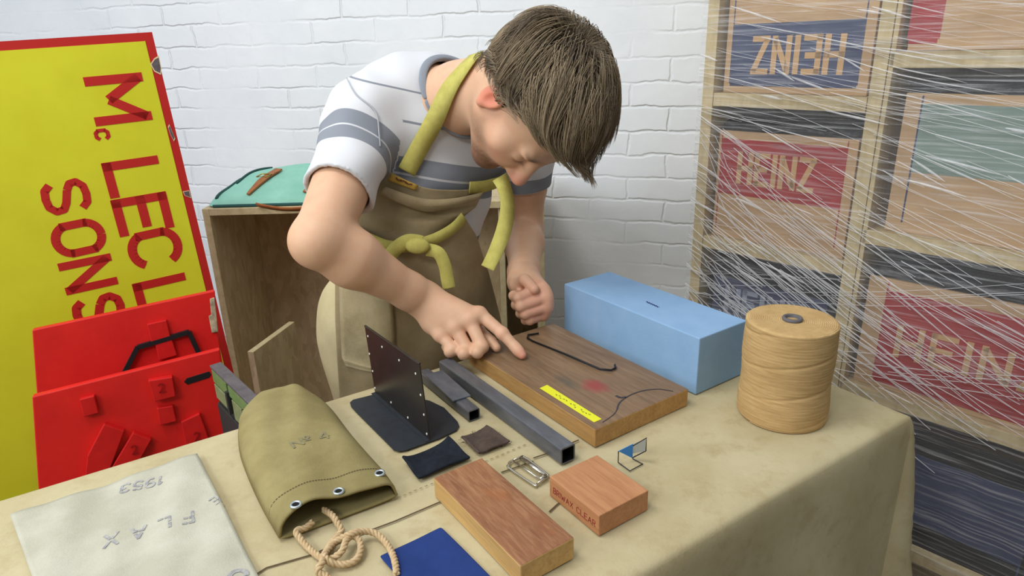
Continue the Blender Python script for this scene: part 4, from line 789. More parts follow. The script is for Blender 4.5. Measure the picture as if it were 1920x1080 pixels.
# ------------------------------------------------------------------ the man: joints
def C3(x, y, z): return RT*x+UP*y-FW*z                # a direction: right, up, towards the viewer
hipc = P(752, 610, 1.36); waist = P(765, 480, 1.32); chest = P(783, 335, 1.28); uch = P(815, 225, 1.245); neckb = P(862, 185, 1.17)
shR = P(690, 222, 1.17); shL = P(978, 268, 1.37); elR = P(600, 450, 1.0); wrR = P(797, 563, 1.125); elL = P(982, 430, 1.47); wrL = P(983, 528, 1.265)
Lx = unit(shL-shR); Su = unit(uch-waist); Su = unit(Su-Lx*(Lx@Su)*.6); Fv = unit(np.cross(Lx, Su)); 
TF = np.array([unit(np.cross(Su, Fv)), Su, Fv])       # torso frame rows: lateral, up the spine, front
PF = np.array([Lx*[1, 1, 0], [0, 0, 1], [0, 0, 0]]); PF[0] = unit(PF[0]); PF[2] = unit(np.cross(PF[0], PF[1]))
# head frame
hf = unit(C3(.03, -1.0, -.16)); hu = unit(C3(.74, .08, .66)); hu = unit(hu-hf*(hu@hf)); hr = np.cross(hf, hu); HC = P(986, 191, 1.072); HF_ = np.array([hr, hf, hu])
def Hd(x, y, z): return HC+hr*x+hf*y+hu*z
def hell(c, r, k=.012): return ell(Hd(*c), r, k, HF_)
def hcone(a, b, ra, rb, k=.01): return cone(Hd(*a), Hd(*b), ra, rb, k)
head = [hell((0, .066, -.012), (.034, .034, .060), .02), hell((0, -.012, .040), (.076, .096, .088), .02), hell((0, .030, -.012), (.062, .066, .078), .03), hcone((-.052, .012, -.040), (-.018, .074, -.082), .018, .018, .03), hcone((.052, .012, -.040), (.018, .074, -.082), .018, .018, .03), hell((0, .084, -.086), (.022, .018, .018), .015),
        hcone((-.034, .086, .034), (.034, .086, .034), .009, .009, .018), sub(hell((-.031, .106, .012), (.017, .018, .012), .012)), sub(hell((.031, .106, .012), (.017, .018, .012), .012)), hell((-.030, .083, .010), (.013, .011, .009), .006), hell((.030, .083, .010), (.013, .011, .009), .006),
        hcone((-.048, .062, -.012), (-.030, .078, -.022), .018, .016, .025), hcone((.048, .062, -.012), (.030, .078, -.022), .018, .016, .025),
        hcone((0, .090, .026), (0, .120, -.018), .0085, .0135, .012), hcone((-.014, .104, -.024), (-.008, .110, -.025), .0085, .008, .006), hcone((.014, .104, -.024), (.008, .110, -.025), .0085, .008, .006), hcone((0, .085, -.02), (0, .108, -.022), .014, .011, .012),
        hcone((-.019, .088, -.052), (0, .097, -.049), .0045, .006, .006), hcone((.019, .088, -.052), (0, .097, -.049), .0045, .006, .006), hcone((-.015, .088, -.060), (.015, .088, -.060), .0065, .0065, .006), sub(hcone((-.02, .100, -.0555), (.02, .100, -.0555), .0018, .0018, .003)),
        hell((-.078, -.002, .000), (.007, .018, .030), .006), hell((.078, -.002, .000), (.007, .018, .030), .006), sub(hell((-.086, .004, .002), (.006, .010, .018), .004)), sub(hell((.086, .004, .002), (.006, .010, .018), .004)), hell((-.077, .002, -.026), (.006, .008, .010), .004), hell((.077, .002, -.026), (.006, .008, .010), .004),
        cone(Hd(0, -.030, -.045), neckb, .058, .062, .03), cone(neckb, uch+Fv*.0, .056, .062, .02)]
def mid(a, b, t): return np.asarray(a)*(1-t)+np.asarray(b)*t
arms = [cone(shR, mid(shR, elR, .45), .052, .049, .02), cone(mid(shR, elR, .45), elR, .049, .040, .02), cone(elR, mid(elR, wrR, .28), .0385, .043, .02), cone(mid(elR, wrR, .28), mid(elR, wrR, .85), .043, .0285, .02), cone(mid(elR, wrR, .85), wrR, .0285, .0265, .02), ell(elR+unit(elR-wrR)*.008+unit(elR-shR)*.010, (.030,)*3, .02),
        cone(shL, mid(shL, elL, .45), .052, .049, .02), cone(mid(shL, elL, .45), elL, .049, .041, .02), cone(elL, mid(elL, wrL, .3), .038, .040, .02), cone(mid(elL, wrL, .3), mid(elL, wrL, .85), .040, .029, .02), cone(mid(elL, wrL, .85), wrL, .029, .028, .02)]
# pointing right hand
kI = P(899, 588, 1.105); kM = P(880, 600, 1.098); kR_ = P(853, 614, 1.098); kP = P(826, 628, 1.103)
hand = [cone(wrR, mid(kI, kM, .3), .0265, .0125, .016), cone(wrR, kM, .024, .0135, .016), cone(wrR, kR_, .024, .013, .016), cone(wrR, kP, .022, .0115, .016), ell(kI, (.0125,)*3, .008), ell(kM, (.0125,)*3, .008), ell(kR_, (.0118,)*3, .008), ell(kP, (.0108,)*3, .008),
        cone(P(812, 606, 1.125), P(880, 615, 1.125), .018, .018, .02)]
iP = P(942, 625, 1.087); iD = P(965, 650, 1.079); iT = P(979, 666, 1.072)
hand += [cone(kI, iP, .0112, .0098, .005), cone(iP, iD, .0098, .0086, .004), cone(iD, iT, .0086, .0070, .004), ell(iP, (.0102,)*3, .004), ell(mid(iD, iT, .5)-C3(0, .0, .0), (.0083,)*3, .006)]
for k_, p1, p2, p3, r_ in ((kM, P(904, 650, 1.082), P(895, 661, 1.070), P(876, 650, 1.115), .0108), (kR_, P(879, 659, 1.085), P(869, 664, 1.072), P(856, 652, 1.118), .0106), (kP, P(850, 655, 1.090), P(843, 660, 1.088), P(836, 650, 1.118), .0098)):
    hand += [cone(k_, p1, r_*1.04, r_*.96, .004), cone(p1, p2, r_*.9, r_*.82, .006), cone(p2, p3, r_*.82, r_*.78, .006)]
tb0 = P(846, 600, 1.135); tb1 = P(898, 622, 1.125); tb2 = P(921, 641, 1.108); tb3 = P(931, 652, 1.098)
hand += [cone(tb0, tb1, .017, .0115, .01), cone(tb1, tb2, .0108, .0098, .003), cone(tb2, tb3, .0095, .0075, .003)]
# left fist standing on the board
lI = P(1016, 542, 1.195); lM = P(1024, 559, 1.192); lR = P(1025, 577, 1.196); lP = P(1018, 593, 1.205)
fist = [cone(wrL, lI, .026, .013, .014), cone(wrL, lM, .025, .013, .014), cone(wrL, lR, .025, .013, .014), cone(wrL, lP, .024, .012, .014), ell(P(1002, 568, 1.222), (.027, .030, .022), .016)]
for k_, p1, p2, p3, r_ in ((lI, P(973, 561, 1.180), P(963, 557, 1.200), P(980, 552, 1.215), .0100), (lM, P(977, 577, 1.178), P(968, 574, 1.200), P(985, 570, 1.215), .0102), (lR, P(985, 591, 1.182), P(976, 590, 1.202), P(990, 585, 1.215), .0098), (lP, P(993, 603, 1.190), P(985, 603, 1.206), P(996, 598, 1.218), .0086)):
    fist += [cone(k_, p1, r_*1.08, r_, .003), cone(p1, p2, r_, r_*.9, .003), cone(p2, p3, r_*.9, r_*.8, .003)]
fist += [cone(wrL, P(972, 536, 1.235), .022, .0150, .012), cone(P(972, 536, 1.235), P(984, 527, 1.195), .0140, .0105, .008), cone(P(984, 527, 1.195), P(1002, 545, 1.176), .0105, .0085, .003)]
for p in fist[1:]:
    for k_ in ('a', 'b', 'c'):
        if hasattr(p, k_): setattr(p, k_, getattr(p, k_)+Z3*.0025)
trunk = [ell(uch-Fv*.02, (.15, .10, .085), .04, TF), ell(chest, (.145, .16, .10), .04, TF), ell(waist, (.125, .14, .09), .05, TF), ell(hipc+Z3*.04, (.150, .12, .105), .05, PF), cone(shR, uch, .05, .07, .04), cone(shL, uch, .05, .07, .04)]
gz0 = .0; hipR = hipc-PF[0]*.076; hipL = hipc+PF[0]*.076; 
fwd = PF[2] if PF[2]@(CAM-hipc) > 0 else -PF[2]; fwd = unit(fwd*[1, 1, 0]); ftR = hipR*[1, 1, 0]-fwd*.02+Z3*.08; ftL = hipL*[1, 1, 0]-fwd*.05+Z3*.08+PF[0]*.03; knR = mid(hipR, ftR, .5)+fwd*.02; knL = mid(hipL, ftL, .5)+fwd*.02
legs = [cone(hipR, knR, .072, .052, .04), cone(knR, ftR, .055, .036, .03), cone(hipL, knL, .072, .052, .04), cone(knL, ftL, .055, .036, .03)]
feet = [cone(ftR-Z3*.035, ftR+fwd*.15-Z3*.05, .036, .026, .02), cone(ftL-Z3*.035, ftL+fwd*.15-Z3*.05, .036, .026, .02)]
man = empty('person', (hipc*[1, 1, 0])); tag(man, 'man in a striped tee shirt and tan apron leaning over the table and pointing', 'person')
skinp = head+arms+hand+fist+[trunk[0], trunk[4], trunk[5]]
allp = np.array([p.c for p in skinp]); lo = (allp-np.array([[p.R] for p in skinp])).min(0)-.02; hi = (allp+np.array([[p.R] for p in skinp])).max(0)+.02
V1, F1 = surface(lambda X, c, r: field(skinp, X, c, r), lo, hi, .0021)
low = [p for p in trunk[1:4]]+legs+feet; al = np.array([p.c for p in low]); lo2 = (al-np.array([[p.R] for p in low])).min(0)-.03; hi2 = (al+np.array([[p.R] for p in low])).max(0)+.03
V2, F2 = surface(lambda X, c, r: field(low, X, c, r), lo2, hi2, .009)
V = np.concatenate([V1, V2]); Fc = np.concatenate([F1, F2+len(V1)])
# skin tint, stays with the skin
def lin(c): return np.array(srgb(c)[:3])
tint = np.tile(lin((216, 174, 142)), (len(V), 1))
q = (V-HC)@HF_.T
def gb(c, r): return np.exp(-(((q-np.array(c))/np.array(r))**2).sum(1))
def put(col, w_): 
    global tint; w_ = np.clip(w_, 0, 1)[:, None]; tint = tint*(1-w_)+lin(col)*w_
put((214, 128, 112), gb((0, .122, -.022), (.022, .022, .022))*.75); put((214, 104, 80), (gb((.083, -.002, -.004), (.012, .03, .034)))*.75); put((205, 140, 115), gb((.045, .075, -.02), (.03, .03, .025))*.5)
st = np.maximum(gb((.01, .080, -.078), (.050, .040, .030)), np.maximum(gb((0, .098, -.040), (.026, .012, .009)), gb((.052, .030, -.052), (.020, .045, .020))*.6)); st *= (.75+.25*np.sin(q[:, 0]*2300)*np.sin(q[:, 1]*2100)*np.sin(q[:, 2]*1900)); put((104, 74, 56), np.minimum(st*1.7, .82))
put((172, 92, 82), gb((0, .097, -.055), (.022, .012, .0075))*.8); put((92, 70, 52), gb((-.032, .092, .036), (.022, .014, .0055))*.9); put((92, 70, 52), gb((.032, .092, .036), (.022, .014, .0055))*.9); put((90, 62, 50), gb((-.030, .098, .004), (.015, .012, .0028))*.9); put((90, 62, 50), gb((.030, .098, .004), (.015, .012, .0028))*.9)
for c_ in (kI, kM, kR_, kP, iP, iT, lI, lM, lR, lP): put((224, 140, 122), np.exp(-((V-c_)**2).sum(1)/.011**2)*.38)
for c_ in (iT,): put((222, 120, 110), np.exp(-((V-c_)**2).sum(1)/.008**2)*.6)
for c_, r_ in ((mid(lI, P(973, 561, 1.18), .5), .03), (mid(lR, P(985, 591, 1.18), .5), .03)): put((214, 140, 124), np.exp(-((V-c_)**2).sum(1)/r_**2)*.4)
def tint_extra(m, nt, N, L, b, tc, last):
    a = N.new('ShaderNodeVertexColor'); a.layer_name = 'tint'; n = N.new('ShaderNodeTexNoise'); n.inputs['Scale'].default_value = 55; n.inputs['Detail'].default_value = 6; L.new(tc.outputs['Object'], n.inputs[0])
    r = N.new('ShaderNodeMapRange'); r.inputs[1].default_value = .45; r.inputs[2].default_value = .75; r.inputs[4].default_value = .22; L.new(n.outputs[0], r.inputs[0]); L.new(mixin(nt, a.outputs[0], (206, 132, 108), r.outputs[0]), b.inputs['Base Color'])
M_skin = mat('skin', (222, 178, 150), .48, extra=tint_extra, bump=.25, bscale=(260, 260, 260), bdist=.0007, spec=.35)
M_skin.node_tree.nodes['Principled BSDF'].inputs['Subsurface Weight'].default_value = .12; M_skin.node_tree.nodes['Principled BSDF'].inputs['Subsurface Radius'].default_value = (.012, .005, .003); M_skin.node_tree.nodes['Principled BSDF'].inputs['Subsurface Scale'].default_value = .6
hz_ = V1[np.linalg.norm(V1-iT, axis=1) < .2]; fz_ = V1[np.linalg.norm(V1-lP, axis=1) < .1]; print('hand z', hz_[:, 2].min()-TZ, 'fist z', fz_[:, 2].min()-TZ, 'tip', V1[np.linalg.norm(V1-iT, axis=1) < .02][:, 2].min()-TZ)
body = mesh_np('body', V, Fc, M_skin, man, hipc*[1, 1, 0], colors=tint)
# fingernail of the pointing finger
M_nail = mat('nail', (232, 168, 156), .3)
# ------------------------------------------------------------------ tee shirt
SO = .014
sdR = unit(elR-shR); sdL = unit(elL-shL)
slR = [cone(shR-sdR*.0, mid(shR, elR, .70), .064, .0575, .03)]; slL = [cone(shL, mid(shL, elL, .42), .064, .060, .03)]
def inflate(p, e):
    import copy; p = copy.copy(p)
    if p.kind == 'cone': p.ra += e; p.rb += e; p.R += e
    else: p.r = p.r+e; p.R += e
    return p
tor = [ell(uch-Fv*.050+Su*.012, (.125, .095, .075), .05, TF)]+[inflate(p, SO) for p in trunk[:3]]+[inflate(p, .010) for p in trunk[4:]]+[ell(shR-Su*.01-Fv*.01, (.062,)*3, .04), ell(shL-Su*.01-Fv*.01, (.062,)*3, .04), ell(hipc+Z3*.10+Lx*.01, (.128, .09, .098), .05, PF)]
neck_ax = unit(Hd(0, -.03, -.045)-neckb); ncen = P(866, 168, 1.175); nax = unit(C3(.50, .42, .60))
nhole = cone(ncen-nax*.03, ncen+nax*.12, .068, .085)
cnR = unit(sdR+RT*-.05); cutR = mid(shR, elR, .64); cutL = mid(shL, elL, .46); WN_ = unit(neckb-waist)
def shirt_f(X, c=None, r=0):
    d = field(tor+slR+slL, X, c, r)
    # creases: across the armpit and down the side
    a = (X-shR)@TF.T; wr = .0050*np.sin(a[:, 0]*60+a[:, 1]*95+np.sin(a[:, 2]*40)*1.2)*np.exp(-((X-(shR+Lx*.04-Su*.10))**2).sum(1)/.10**2)
    wr += .0022*np.sin(a[:, 0]*35-a[:, 1]*50+a[:, 2]*30)+.0010*np.sin(X[:, 0]*90+X[:, 2]*70); d = d+wr
    d = np.maximum(d, -(d+.0085))                                  # a cloth shell, hollow inside
    eR = (X-cutR)@cnR; nearR = np.linalg.norm(X-cutR, axis=1) < .11; d = np.where(nearR, np.maximum(d, eR), d)
    eL = (X-cutL)@sdL; nearL = np.linalg.norm(X-cutL, axis=1) < .11; d = np.where(nearL, np.maximum(d, eL), d)
    return np.maximum(d, -pd(nhole, X))
al = np.array([p.c for p in tor+slR+slL]); rr = np.array([[p.R] for p in tor+slR+slL])
V, Fc = surface(shirt_f, (al-rr).min(0)-.02, (al+rr).max(0)+.02, .0032)
# stripe coordinate: along the spine on the trunk, along the arm on the sleeves
dR = pd(slR[0], V); dL = pd(slL[0], V); tR = (V-shR)@sdR; tL = (V-shL)@sdL; lat = (V-uch)@TF[0]
isR = (tR > .005) & (dR < .014) & (lat < -.105); isL = (tL > .005) & (dL < .014) & (lat > .105)
sp_c = (V-uch)@Su
stripe = np.where(isR, 2+tR, np.where(isL, 2+tL, sp_c))
def shirt_extra(m, nt, N, L, b, tc, last):
    a = N.new('ShaderNodeAttribute'); a.attribute_name = 'stripe'
    def band(lo_, hi_):
        g = N.new('ShaderNodeMath'); g.operation = 'GREATER_THAN'; g.inputs[1].default_value = lo_; L.new(a.outputs['Fac'], g.inputs[0]); h = N.new('ShaderNodeMath'); h.operation = 'LESS_THAN'; h.inputs[1].default_value = hi_; L.new(a.outputs['Fac'], h.inputs[0])
        k = N.new('ShaderNodeMath'); k.operation = 'MULTIPLY'; L.new(g.outputs[0], k.inputs[0]); L.new(h.outputs[0], k.inputs[1]); return k.outputs[0]
    o = N.new('ShaderNodeRGB'); o.outputs[0].default_value = srgb((212, 213, 217)); o = o.outputs[0]
    for lo_, hi_, c_ in BANDS: o = mixin(nt, o, c_, band(lo_, hi_))
    L.new(o, b.inputs['Base Color'])
G_ = (136, 141, 150); W_ = (205, 206, 210)
BANDS = [(-.122, -.062, G_), (-.094, -.090, W_), (-.006, -.002, G_), (.044, .047, G_), (-.30, -.20, G_), (2.058, 2.118, G_), (2.088, 2.0915, W_)]
M_shirt = mat('striped_jersey', (222, 222, 226), .9, extra=shirt_extra, bump=.3, bscale=(700, 700, 700), bdist=.0005, spec=.1)
shirt = mesh_np('tee_shirt', V, Fc, M_shirt, man, hipc*[1, 1, 0], attrs={'stripe': stripe}); shirt['label'] = 'white tee shirt with grey stripes'
# collar band
M_col = mat('grey_rib', (138, 144, 154), .9, bump=.5, bscale=(500, 500, 500), bdist=.0008)
cx = unit(np.cross(nax, Z3)); cy = np.cross(nax, cx); b = MB(); G = []
for t in np.linspace(0, 2*math.pi, 64):
    dirn = cx*math.cos(t)+cy*math.sin(t); pts_ = []
    for rr_2, hh in ((.068, .03), (.0745, .0), ):
        p = ncen+dirn*rr_2
        # slide along the neck axis on to the shirt surface
        s_ = np.linspace(-.09, .09, 181); X = p+nax*s_[:, None]; d_ = field(tor, X); ii = np.where(d_ < .002)[0]; s0_2 = s_[ii.max()] if len(ii) else s_[np.argmin(d_)]
        pts_.append(p+nax*(s0_2+.002))
    in_, ou = pts_; m_ = (in_+ou)/2+nax*.003; G.append([in_-nax*.004, in_+nax*.003, m_+nax*.001, ou+dirn*.007+nax*.0005])
G = np.array(G); K = np.array([.25, .5, .25])
for _ in range(6): G[:-1] = (np.roll(G[:-1], 1, 0)+2*G[:-1]+np.roll(G[:-1], -1, 0))/4; G[-1] = G[0]
b.grid(G); b.build('collar', M_col, shirt, smooth=True, solid=.0025, subsurf=1)
# ------------------------------------------------------------------ trousers and shoes
M_tr = mat('stone_trousers', (196, 184, 146), .9, rgb2=(182, 170, 132), scale=(14, 14, 14), bump=.4, bscale=(300, 300, 300), bdist=.0008, spec=.1)
trp = [inflate(p, .016) for p in legs]+[inflate(trunk[3], .008)]; al = np.array([p.c for p in trp]); rr = np.array([[p.R] for p in trp])
V, Fc = surface(lambda X, c, r: np.maximum(field(trp, X, c, r)+.003*np.sin(X[:, 2]*40+X[:, 0]*25), .075-X[:, 2]), (al-rr).min(0)-.03, (al+rr).max(0)+.03, .008)
mesh_np('trousers', V, Fc, M_tr, man, hipc*[1, 1, 0])
M_shoe = mat('dark_shoe', (48, 40, 36), .6)
for p in feet:
    pp = inflate(p, .008); V, Fc = surface(lambda X, c, r, pp=pp: np.maximum(pd(pp, X), .004-X[:, 2]), pp.c-pp.R-.02, pp.c+pp.R+.02, .006); mesh_np('shoe', V, Fc, M_shoe, man, pp.c*[1, 1, 0])
# ------------------------------------------------------------------ apron: cloth laid over the figure
apf = tor+trp+[ell(mid(waist, hipc, .6)+fwd*.02, (.13, .2, .10), .08, PF)]
def cast(px, py, off, prims=None, far=1.8):
    """first point seen at this spot of the figure, held off by the cloth's thickness; beside the figure, the nearest pass"""
    pr = prims or apf; s = np.linspace(.8, far, 260); X = CAM+ray(px, py)*s[:, None]; d = field(pr, X)-off; i = np.where(d < 0)[0]
    if len(i): k = i[0]; t = d[k-1]/(d[k-1]-d[k]) if k else 0; return X[k-1]+(X[k]-X[k-1])*t
    return X[np.argmin(d)]
def drape(rows, off, nu=28, sub_=6, wave=None, prims=None):
    """rows = polylines of photograph points from top to bottom, all with the same number of points"""
    rows = [np.array(resamp([(a_, b_, 0) for a_, b_ in smoothpath([(a_, b_, 0) for a_, b_ in r_], 6) for a_, b_ in [(a_, b_)]] if False else np.array(smoothpath([(a_, b_, 0) for a_, b_ in r_], 6)), nu)) for r_ in rows]
    R_ = []
    for i in range(len(rows)-1):
        for t in np.linspace(0, 1, sub_, endpoint=False): R_.append(rows[i]*(1-t)+rows[i+1]*t)
    R_.append(rows[-1]); D = np.array([[(cast(p[0], p[1], off, prims)-CAM)@FW for p in r_] for r_ in R_])
    for _ in range(3):                                      # let the cloth bridge small hollows
        E = D.copy(); E[1:-1] = (D[:-2]+2*D[1:-1]+D[2:])/4; E[:, 1:-1] = (E[:, :-2]+2*E[:, 1:-1]+E[:, 2:])/4; D = np.minimum(E, D+.004)
    G = []
    for i, r_ in enumerate(R_):
        row = []
        for j, p in enumerate(r_):
            dd_ = D[i, j]-(wave(i/(len(R_)-1), j/(nu-1)) if wave else 0); row.append(P(p[0], p[1], dd_))
        G.append(row)
    return G
M_ap = mat('waxed_apron', (164, 148, 116), .85, rgb2=(142, 126, 94), scale=(7, 7, 7), lo=.38, hi=.62, bump=.5, bscale=(300, 300, 300), bdist=.0009, spec=.15)
M_apl = mat('pale_apron_pocket', (172, 158, 124), .85, rgb2=(150, 136, 102), scale=(10, 10, 10), lo=.4, hi=.6, bump=.5, bscale=(300, 300, 300), bdist=.0009, spec=.15)
M_str = mat('olive_webbing', (196, 188, 104), .85, rgb2=(180, 172, 92), scale=(60, 60, 60), bump=.5, bscale=(600, 600, 600), bdist=.0006, spec=.15)
M_seamg = mat('grey_seam', (172, 175, 182), .9)
apr = empty('apron', waist*[1, 1, 0]+Z3*.9); apr.parent = man; apr.matrix_parent_inverse = Matrix.Identity(4); apr.matrix_local = world_of(man).inverted() @ world_of(apr); apr['label'] = 'tan work apron with olive straps'
bib = drape([[(733, 322), (790, 350), (850, 356), (935, 352)], [(700, 336), (780, 372), (850, 378), (905, 362)], [(684, 375), (770, 398), (840, 396), (893, 388)], [(670, 402), (760, 420), (830, 415), (872, 404)], [(654, 432), (740, 462), (810, 455), (868, 412)]], .010, wave=lambda u, v: .005*math.sin(v*9+u*9)*u+.007*math.exp(-((u-.75)/.1)**2)*math.sin(math.pi*v))
b = MB(); b.grid(bib); b.build('bib', M_ap, apr, smooth=True, solid=.002, subsurf=1)
fold_ = drape([[(722, 350), (790, 372), (850, 372), (908, 360)], [(716, 356), (785, 378), (850, 379), (902, 367)], [(712, 362), (768, 386), (850, 386), (893, 375)], [(722, 366), (790, 396), (850, 391), (893, 386)]], .019, wave=lambda u, v: .006*math.sin(math.pi*u)+.003*math.sin(v*11))
b = MB(); b.grid(fold_); b.build('bib_fold', M_ap, apr, smooth=True, solid=.002, subsurf=1)
skirt = drape([[(652, 430), (740, 462), (810, 455), (872, 408)], [(640, 470), (720, 500), (815, 500), (893, 440)], [(628, 520), (700, 560), (830, 560), (918, 515)], [(628, 600), (700, 630), (840, 630), (940, 600)], [(632, 680), (710, 700), (850, 700), (950, 680)], [(638, 770), (720, 790), (850, 790), (955, 770)], [(642, 900), (720, 920), (850, 920), (955, 900)]], .014, nu=36, wave=lambda u, v: .007*math.sin(v*17+u*5)*u**.6+.004*math.sin(v*9-u*14))
b = MB(); b.grid(skirt); b.build('skirt', M_ap, apr, smooth=True, solid=.002, subsurf=1)
def patch(rows, off, m, name, par=None, **k): g_ = drape(rows, off, **k); b = MB(); b.grid(g_); return b.build(name, m, par or apr, smooth=True, solid=.0016)
def skirt_pts(poly_fn): pass
def ribbon(pts, wd, off, m, name, par, prims=None, twist=None, depth=None, n=8):
    """webbing along photograph points; wd in metres"""
    c = smoothpath([(a_, b_, 0) for a_, b_ in pts], n); W3 = [cast(p[0], p[1], off, prims) for p in c] if depth is None else None
    if depth is not None: dd_ = resamp(np.array([(x, 0, 0) for x in depth]), len(depth)) if False else np.interp(np.linspace(0, 1, len(c)), np.linspace(0, 1, len(depth)), depth); W3 = [P(p[0], p[1], z_) for p, z_ in zip(c, dd_)]
    W3 = np.array(W3); 
    for _ in range(2): W3[1:-1] = (W3[:-2]+2*W3[1:-1]+W3[2:])/4
    G = []
    for i, p in enumerate(W3):
        t = unit(W3[min(i+1, len(W3)-1)]-W3[max(i-1, 0)])
        if depth is None:
            e = 2e-3; g_ = np.array([field(prims or apf, np.array([p+d_*e]))[0]-field(prims or apf, np.array([p-d_*e]))[0] for d_ in np.eye(3)]); nrm_ = unit(g_+1e-9)
        else: nrm_ = unit(CAM-p)
        if twist: an_ = twist(i/(len(W3)-1)); 
        else: an_ = 0
        q_ = unit(np.cross(t, nrm_)); q_ = unit(q_*math.cos(an_)+nrm_*math.sin(an_)); G.append([p-q_*wd/2, p, p+q_*wd/2])
    b = MB(); b.grid(G); return b.build(name, m, par, smooth=True, solid=.0013)
shp = tor+slR
ribbon([(650, 146), (668, 178), (704, 208), (711, 250), (713, 275)], .0024, .0022, M_seamg, 'armhole_seam', shirt, prims=shp)
ribbon([(893, 100), (868, 130), (840, 170), (815, 225), (785, 280), (762, 322)], .032, .006, M_str, 'neck_strap', apr, prims=shp+[head[-1], head[-2]])
ribbon([(880, 352), (905, 350), (925, 345), (948, 338)], .022, .012, M_str, 'bib_strap', apr, prims=shp)
ribbon([(936, 332), (945, 350), (952, 385), (945, 430), (930, 470), (914, 503)], .026, 0, M_str, 'hanging_strap', apr, depth=[1.13, 1.12, 1.12, 1.12, 1.12, 1.12], twist=lambda t: .5*math.sin(t*5))
ribbon([(655, 431), (690, 447), (730, 462), (775, 462)], .020, .022, M_str, 'waist_tie', apr); ribbon([(775, 460), (815, 448), (850, 428), (870, 406)], .020, .024, M_str, 'waist_tie', apr)
dk = [(cast(x_, y_, .03)-CAM)@FW for x_, y_ in ((790, 462), (750, 470), (725, 487), (800, 480), (832, 500), (842, 540))]
k0 = min(dk)-.004
ribbon([(792, 455), (765, 452), (742, 466), (728, 484)], .024, 0, M_str, 'tie_bow', apr, depth=[k0-.006, k0-.010, k0-.004, k0+.006]); ribbon([(800, 468), (822, 474), (834, 498), (838, 520), (842, 541)], .022, 0, M_str, 'tie_end', apr, depth=[k0, k0-.004, k0, k0+.004, k0+.006])
b = MB(); kc = P(783, 461, k0-.008); KF = np.array([RT, UP, FW]); kb, kf = surface(lambda X, c, r: pd(ell(kc, (.021, .014, .010), .01, KF), X), kc-.035, kc+.035, .003); mesh_np('tie_knot', kb, kf, M_str, apr, kc)
# woven label on the bib
lab = drape([[(735, 326), (785, 348)], [(727, 338), (779, 357)]], .016, nu=8, sub_=4, prims=apf); b = MB(); b.grid(lab); lo_ = b.build('woven_label', mat('label_gold', (186, 150, 66), .7), apr, solid=.001, smooth=True)
b = MB(); lg = np.array(lab); 
for pts_ in ([(.2, .25), (.3, .7), (.42, .3)], [(.35, .6), (.5, .4), (.62, .65)], [(.55, .3), (.68, .7), (.8, .35)]):
    strip(b, [lg[int(v*(len(lg)-1))][int(u*7)]*(1-(u*7 % 1))+lg[int(v*(len(lg)-1))][min(7, int(u*7)+1)]*(u*7 % 1)-FW*.002 for u, v in pts_], .0022, n=-FW, lift=.0005, th=.0004)
b.build('label_mark', mat('label_brown', (90, 50, 24), .7), lo_)
# patch pocket and rust-dark wear on the skirt: follows the skirt's own grid
sk = np.array(skirt); nr_, ncn = sk.shape[:2]
def skp(px, py):
    # nearest skirt grid point to that spot in the photograph
    rel = sk-CAM; zz_ = rel@FW; X_ = 960+FPX*(rel@RT)/zz_; Y_ = 540-FPX*(rel@UP)/zz_; i = np.argmin((X_-px)**2+(Y_-py)**2); return np.unravel_index(i, zz_.shape)
G = []
for r_ in [[(636, 532), (680, 548), (735, 560)], [(638, 600), (690, 612), (740, 620)], [(641, 670), (690, 685), (742, 690)], [(650, 690), (695, 700), (738, 700)]]: 
    G.append(r_)
def zat(px, py):
    i, j = skp(px, py); return (sk[i, j]-CAM)@FW
rows = [np.array(resamp(np.array(smoothpath([(a_, b_, 0) for a_, b_ in r_], 6)), 14)) for r_ in G]; g_ = []
for i in range(len(rows)-1):
    for t in np.linspace(0, 1, 6, endpoint=False): g_.append([P(p[0], p[1], zat(p[0], p[1])-.006) for p in rows[i]*(1-t)+rows[i+1]*t])
b = MB(); b.grid(g_); b.build('patch_pocket', M_apl, apr, smooth=True, solid=.0015)
# ------------------------------------------------------------------ hair
NS = 9000; NCl = 520; SEG = 12
sk_c = Hd(0, -.010, .040); sr = np.array([.079, .099, .091])
wh = unit(np.array([-.02, -.62, .80]))                    # the whorl, in the head's own axes
def hairline(u):                                         # is a scalp direction under hair?  u in head axes
    x, y, z = u.T; front = (y > .0) & (z < .30+.0*x) ; side = (y > -.05) & (z < -.10); low = z < -.52
    return ~((y > .38) & (z < .38)) & ~((y > .25) & (z < .05)) & ~((y > -.20) & (z < -.34)) & ~low
cl_ = rng.normal(size=(20000, 3)); cl_ /= np.linalg.norm(cl_, axis=1)[:, None]; cl_ = cl_[hairline(cl_)][:NCl]
cid = rng.integers(0, len(cl_), NS); root = cl_[cid]+rng.normal(size=(NS, 3))*.085; root /= np.linalg.norm(root, axis=1)[:, None]; ok = hairline(root); root, cid = root[ok], cid[ok]; NS = len(root)
clen = rng.uniform(.85, 1.15, len(cl_)); cj = rng.normal(size=(len(cl_), 3))*.26; cs_ = rng.uniform(0, 1, len(cl_))
grav = HF_@np.array([0, 0, -1.0])
u = root.copy(); pos = u*sr; top_ = np.clip((u[:, 2]-.0)/.7, 0, 1); front_ = np.clip((u[:, 1]+.3)/1.0, 0, 1)
L_ = (.060+.032*top_)*np.where((root[:, 0] < .3) & (root[:, 1] > -.1), .76, 1)*clen[cid]*rng.uniform(.85, 1.1, NS); step = L_/SEG
lift = .015+.008*top_*rng.uniform(.3, 1, NS)+.006*cs_[cid]; P_ = [pos*(1+.0)]; dirv = None
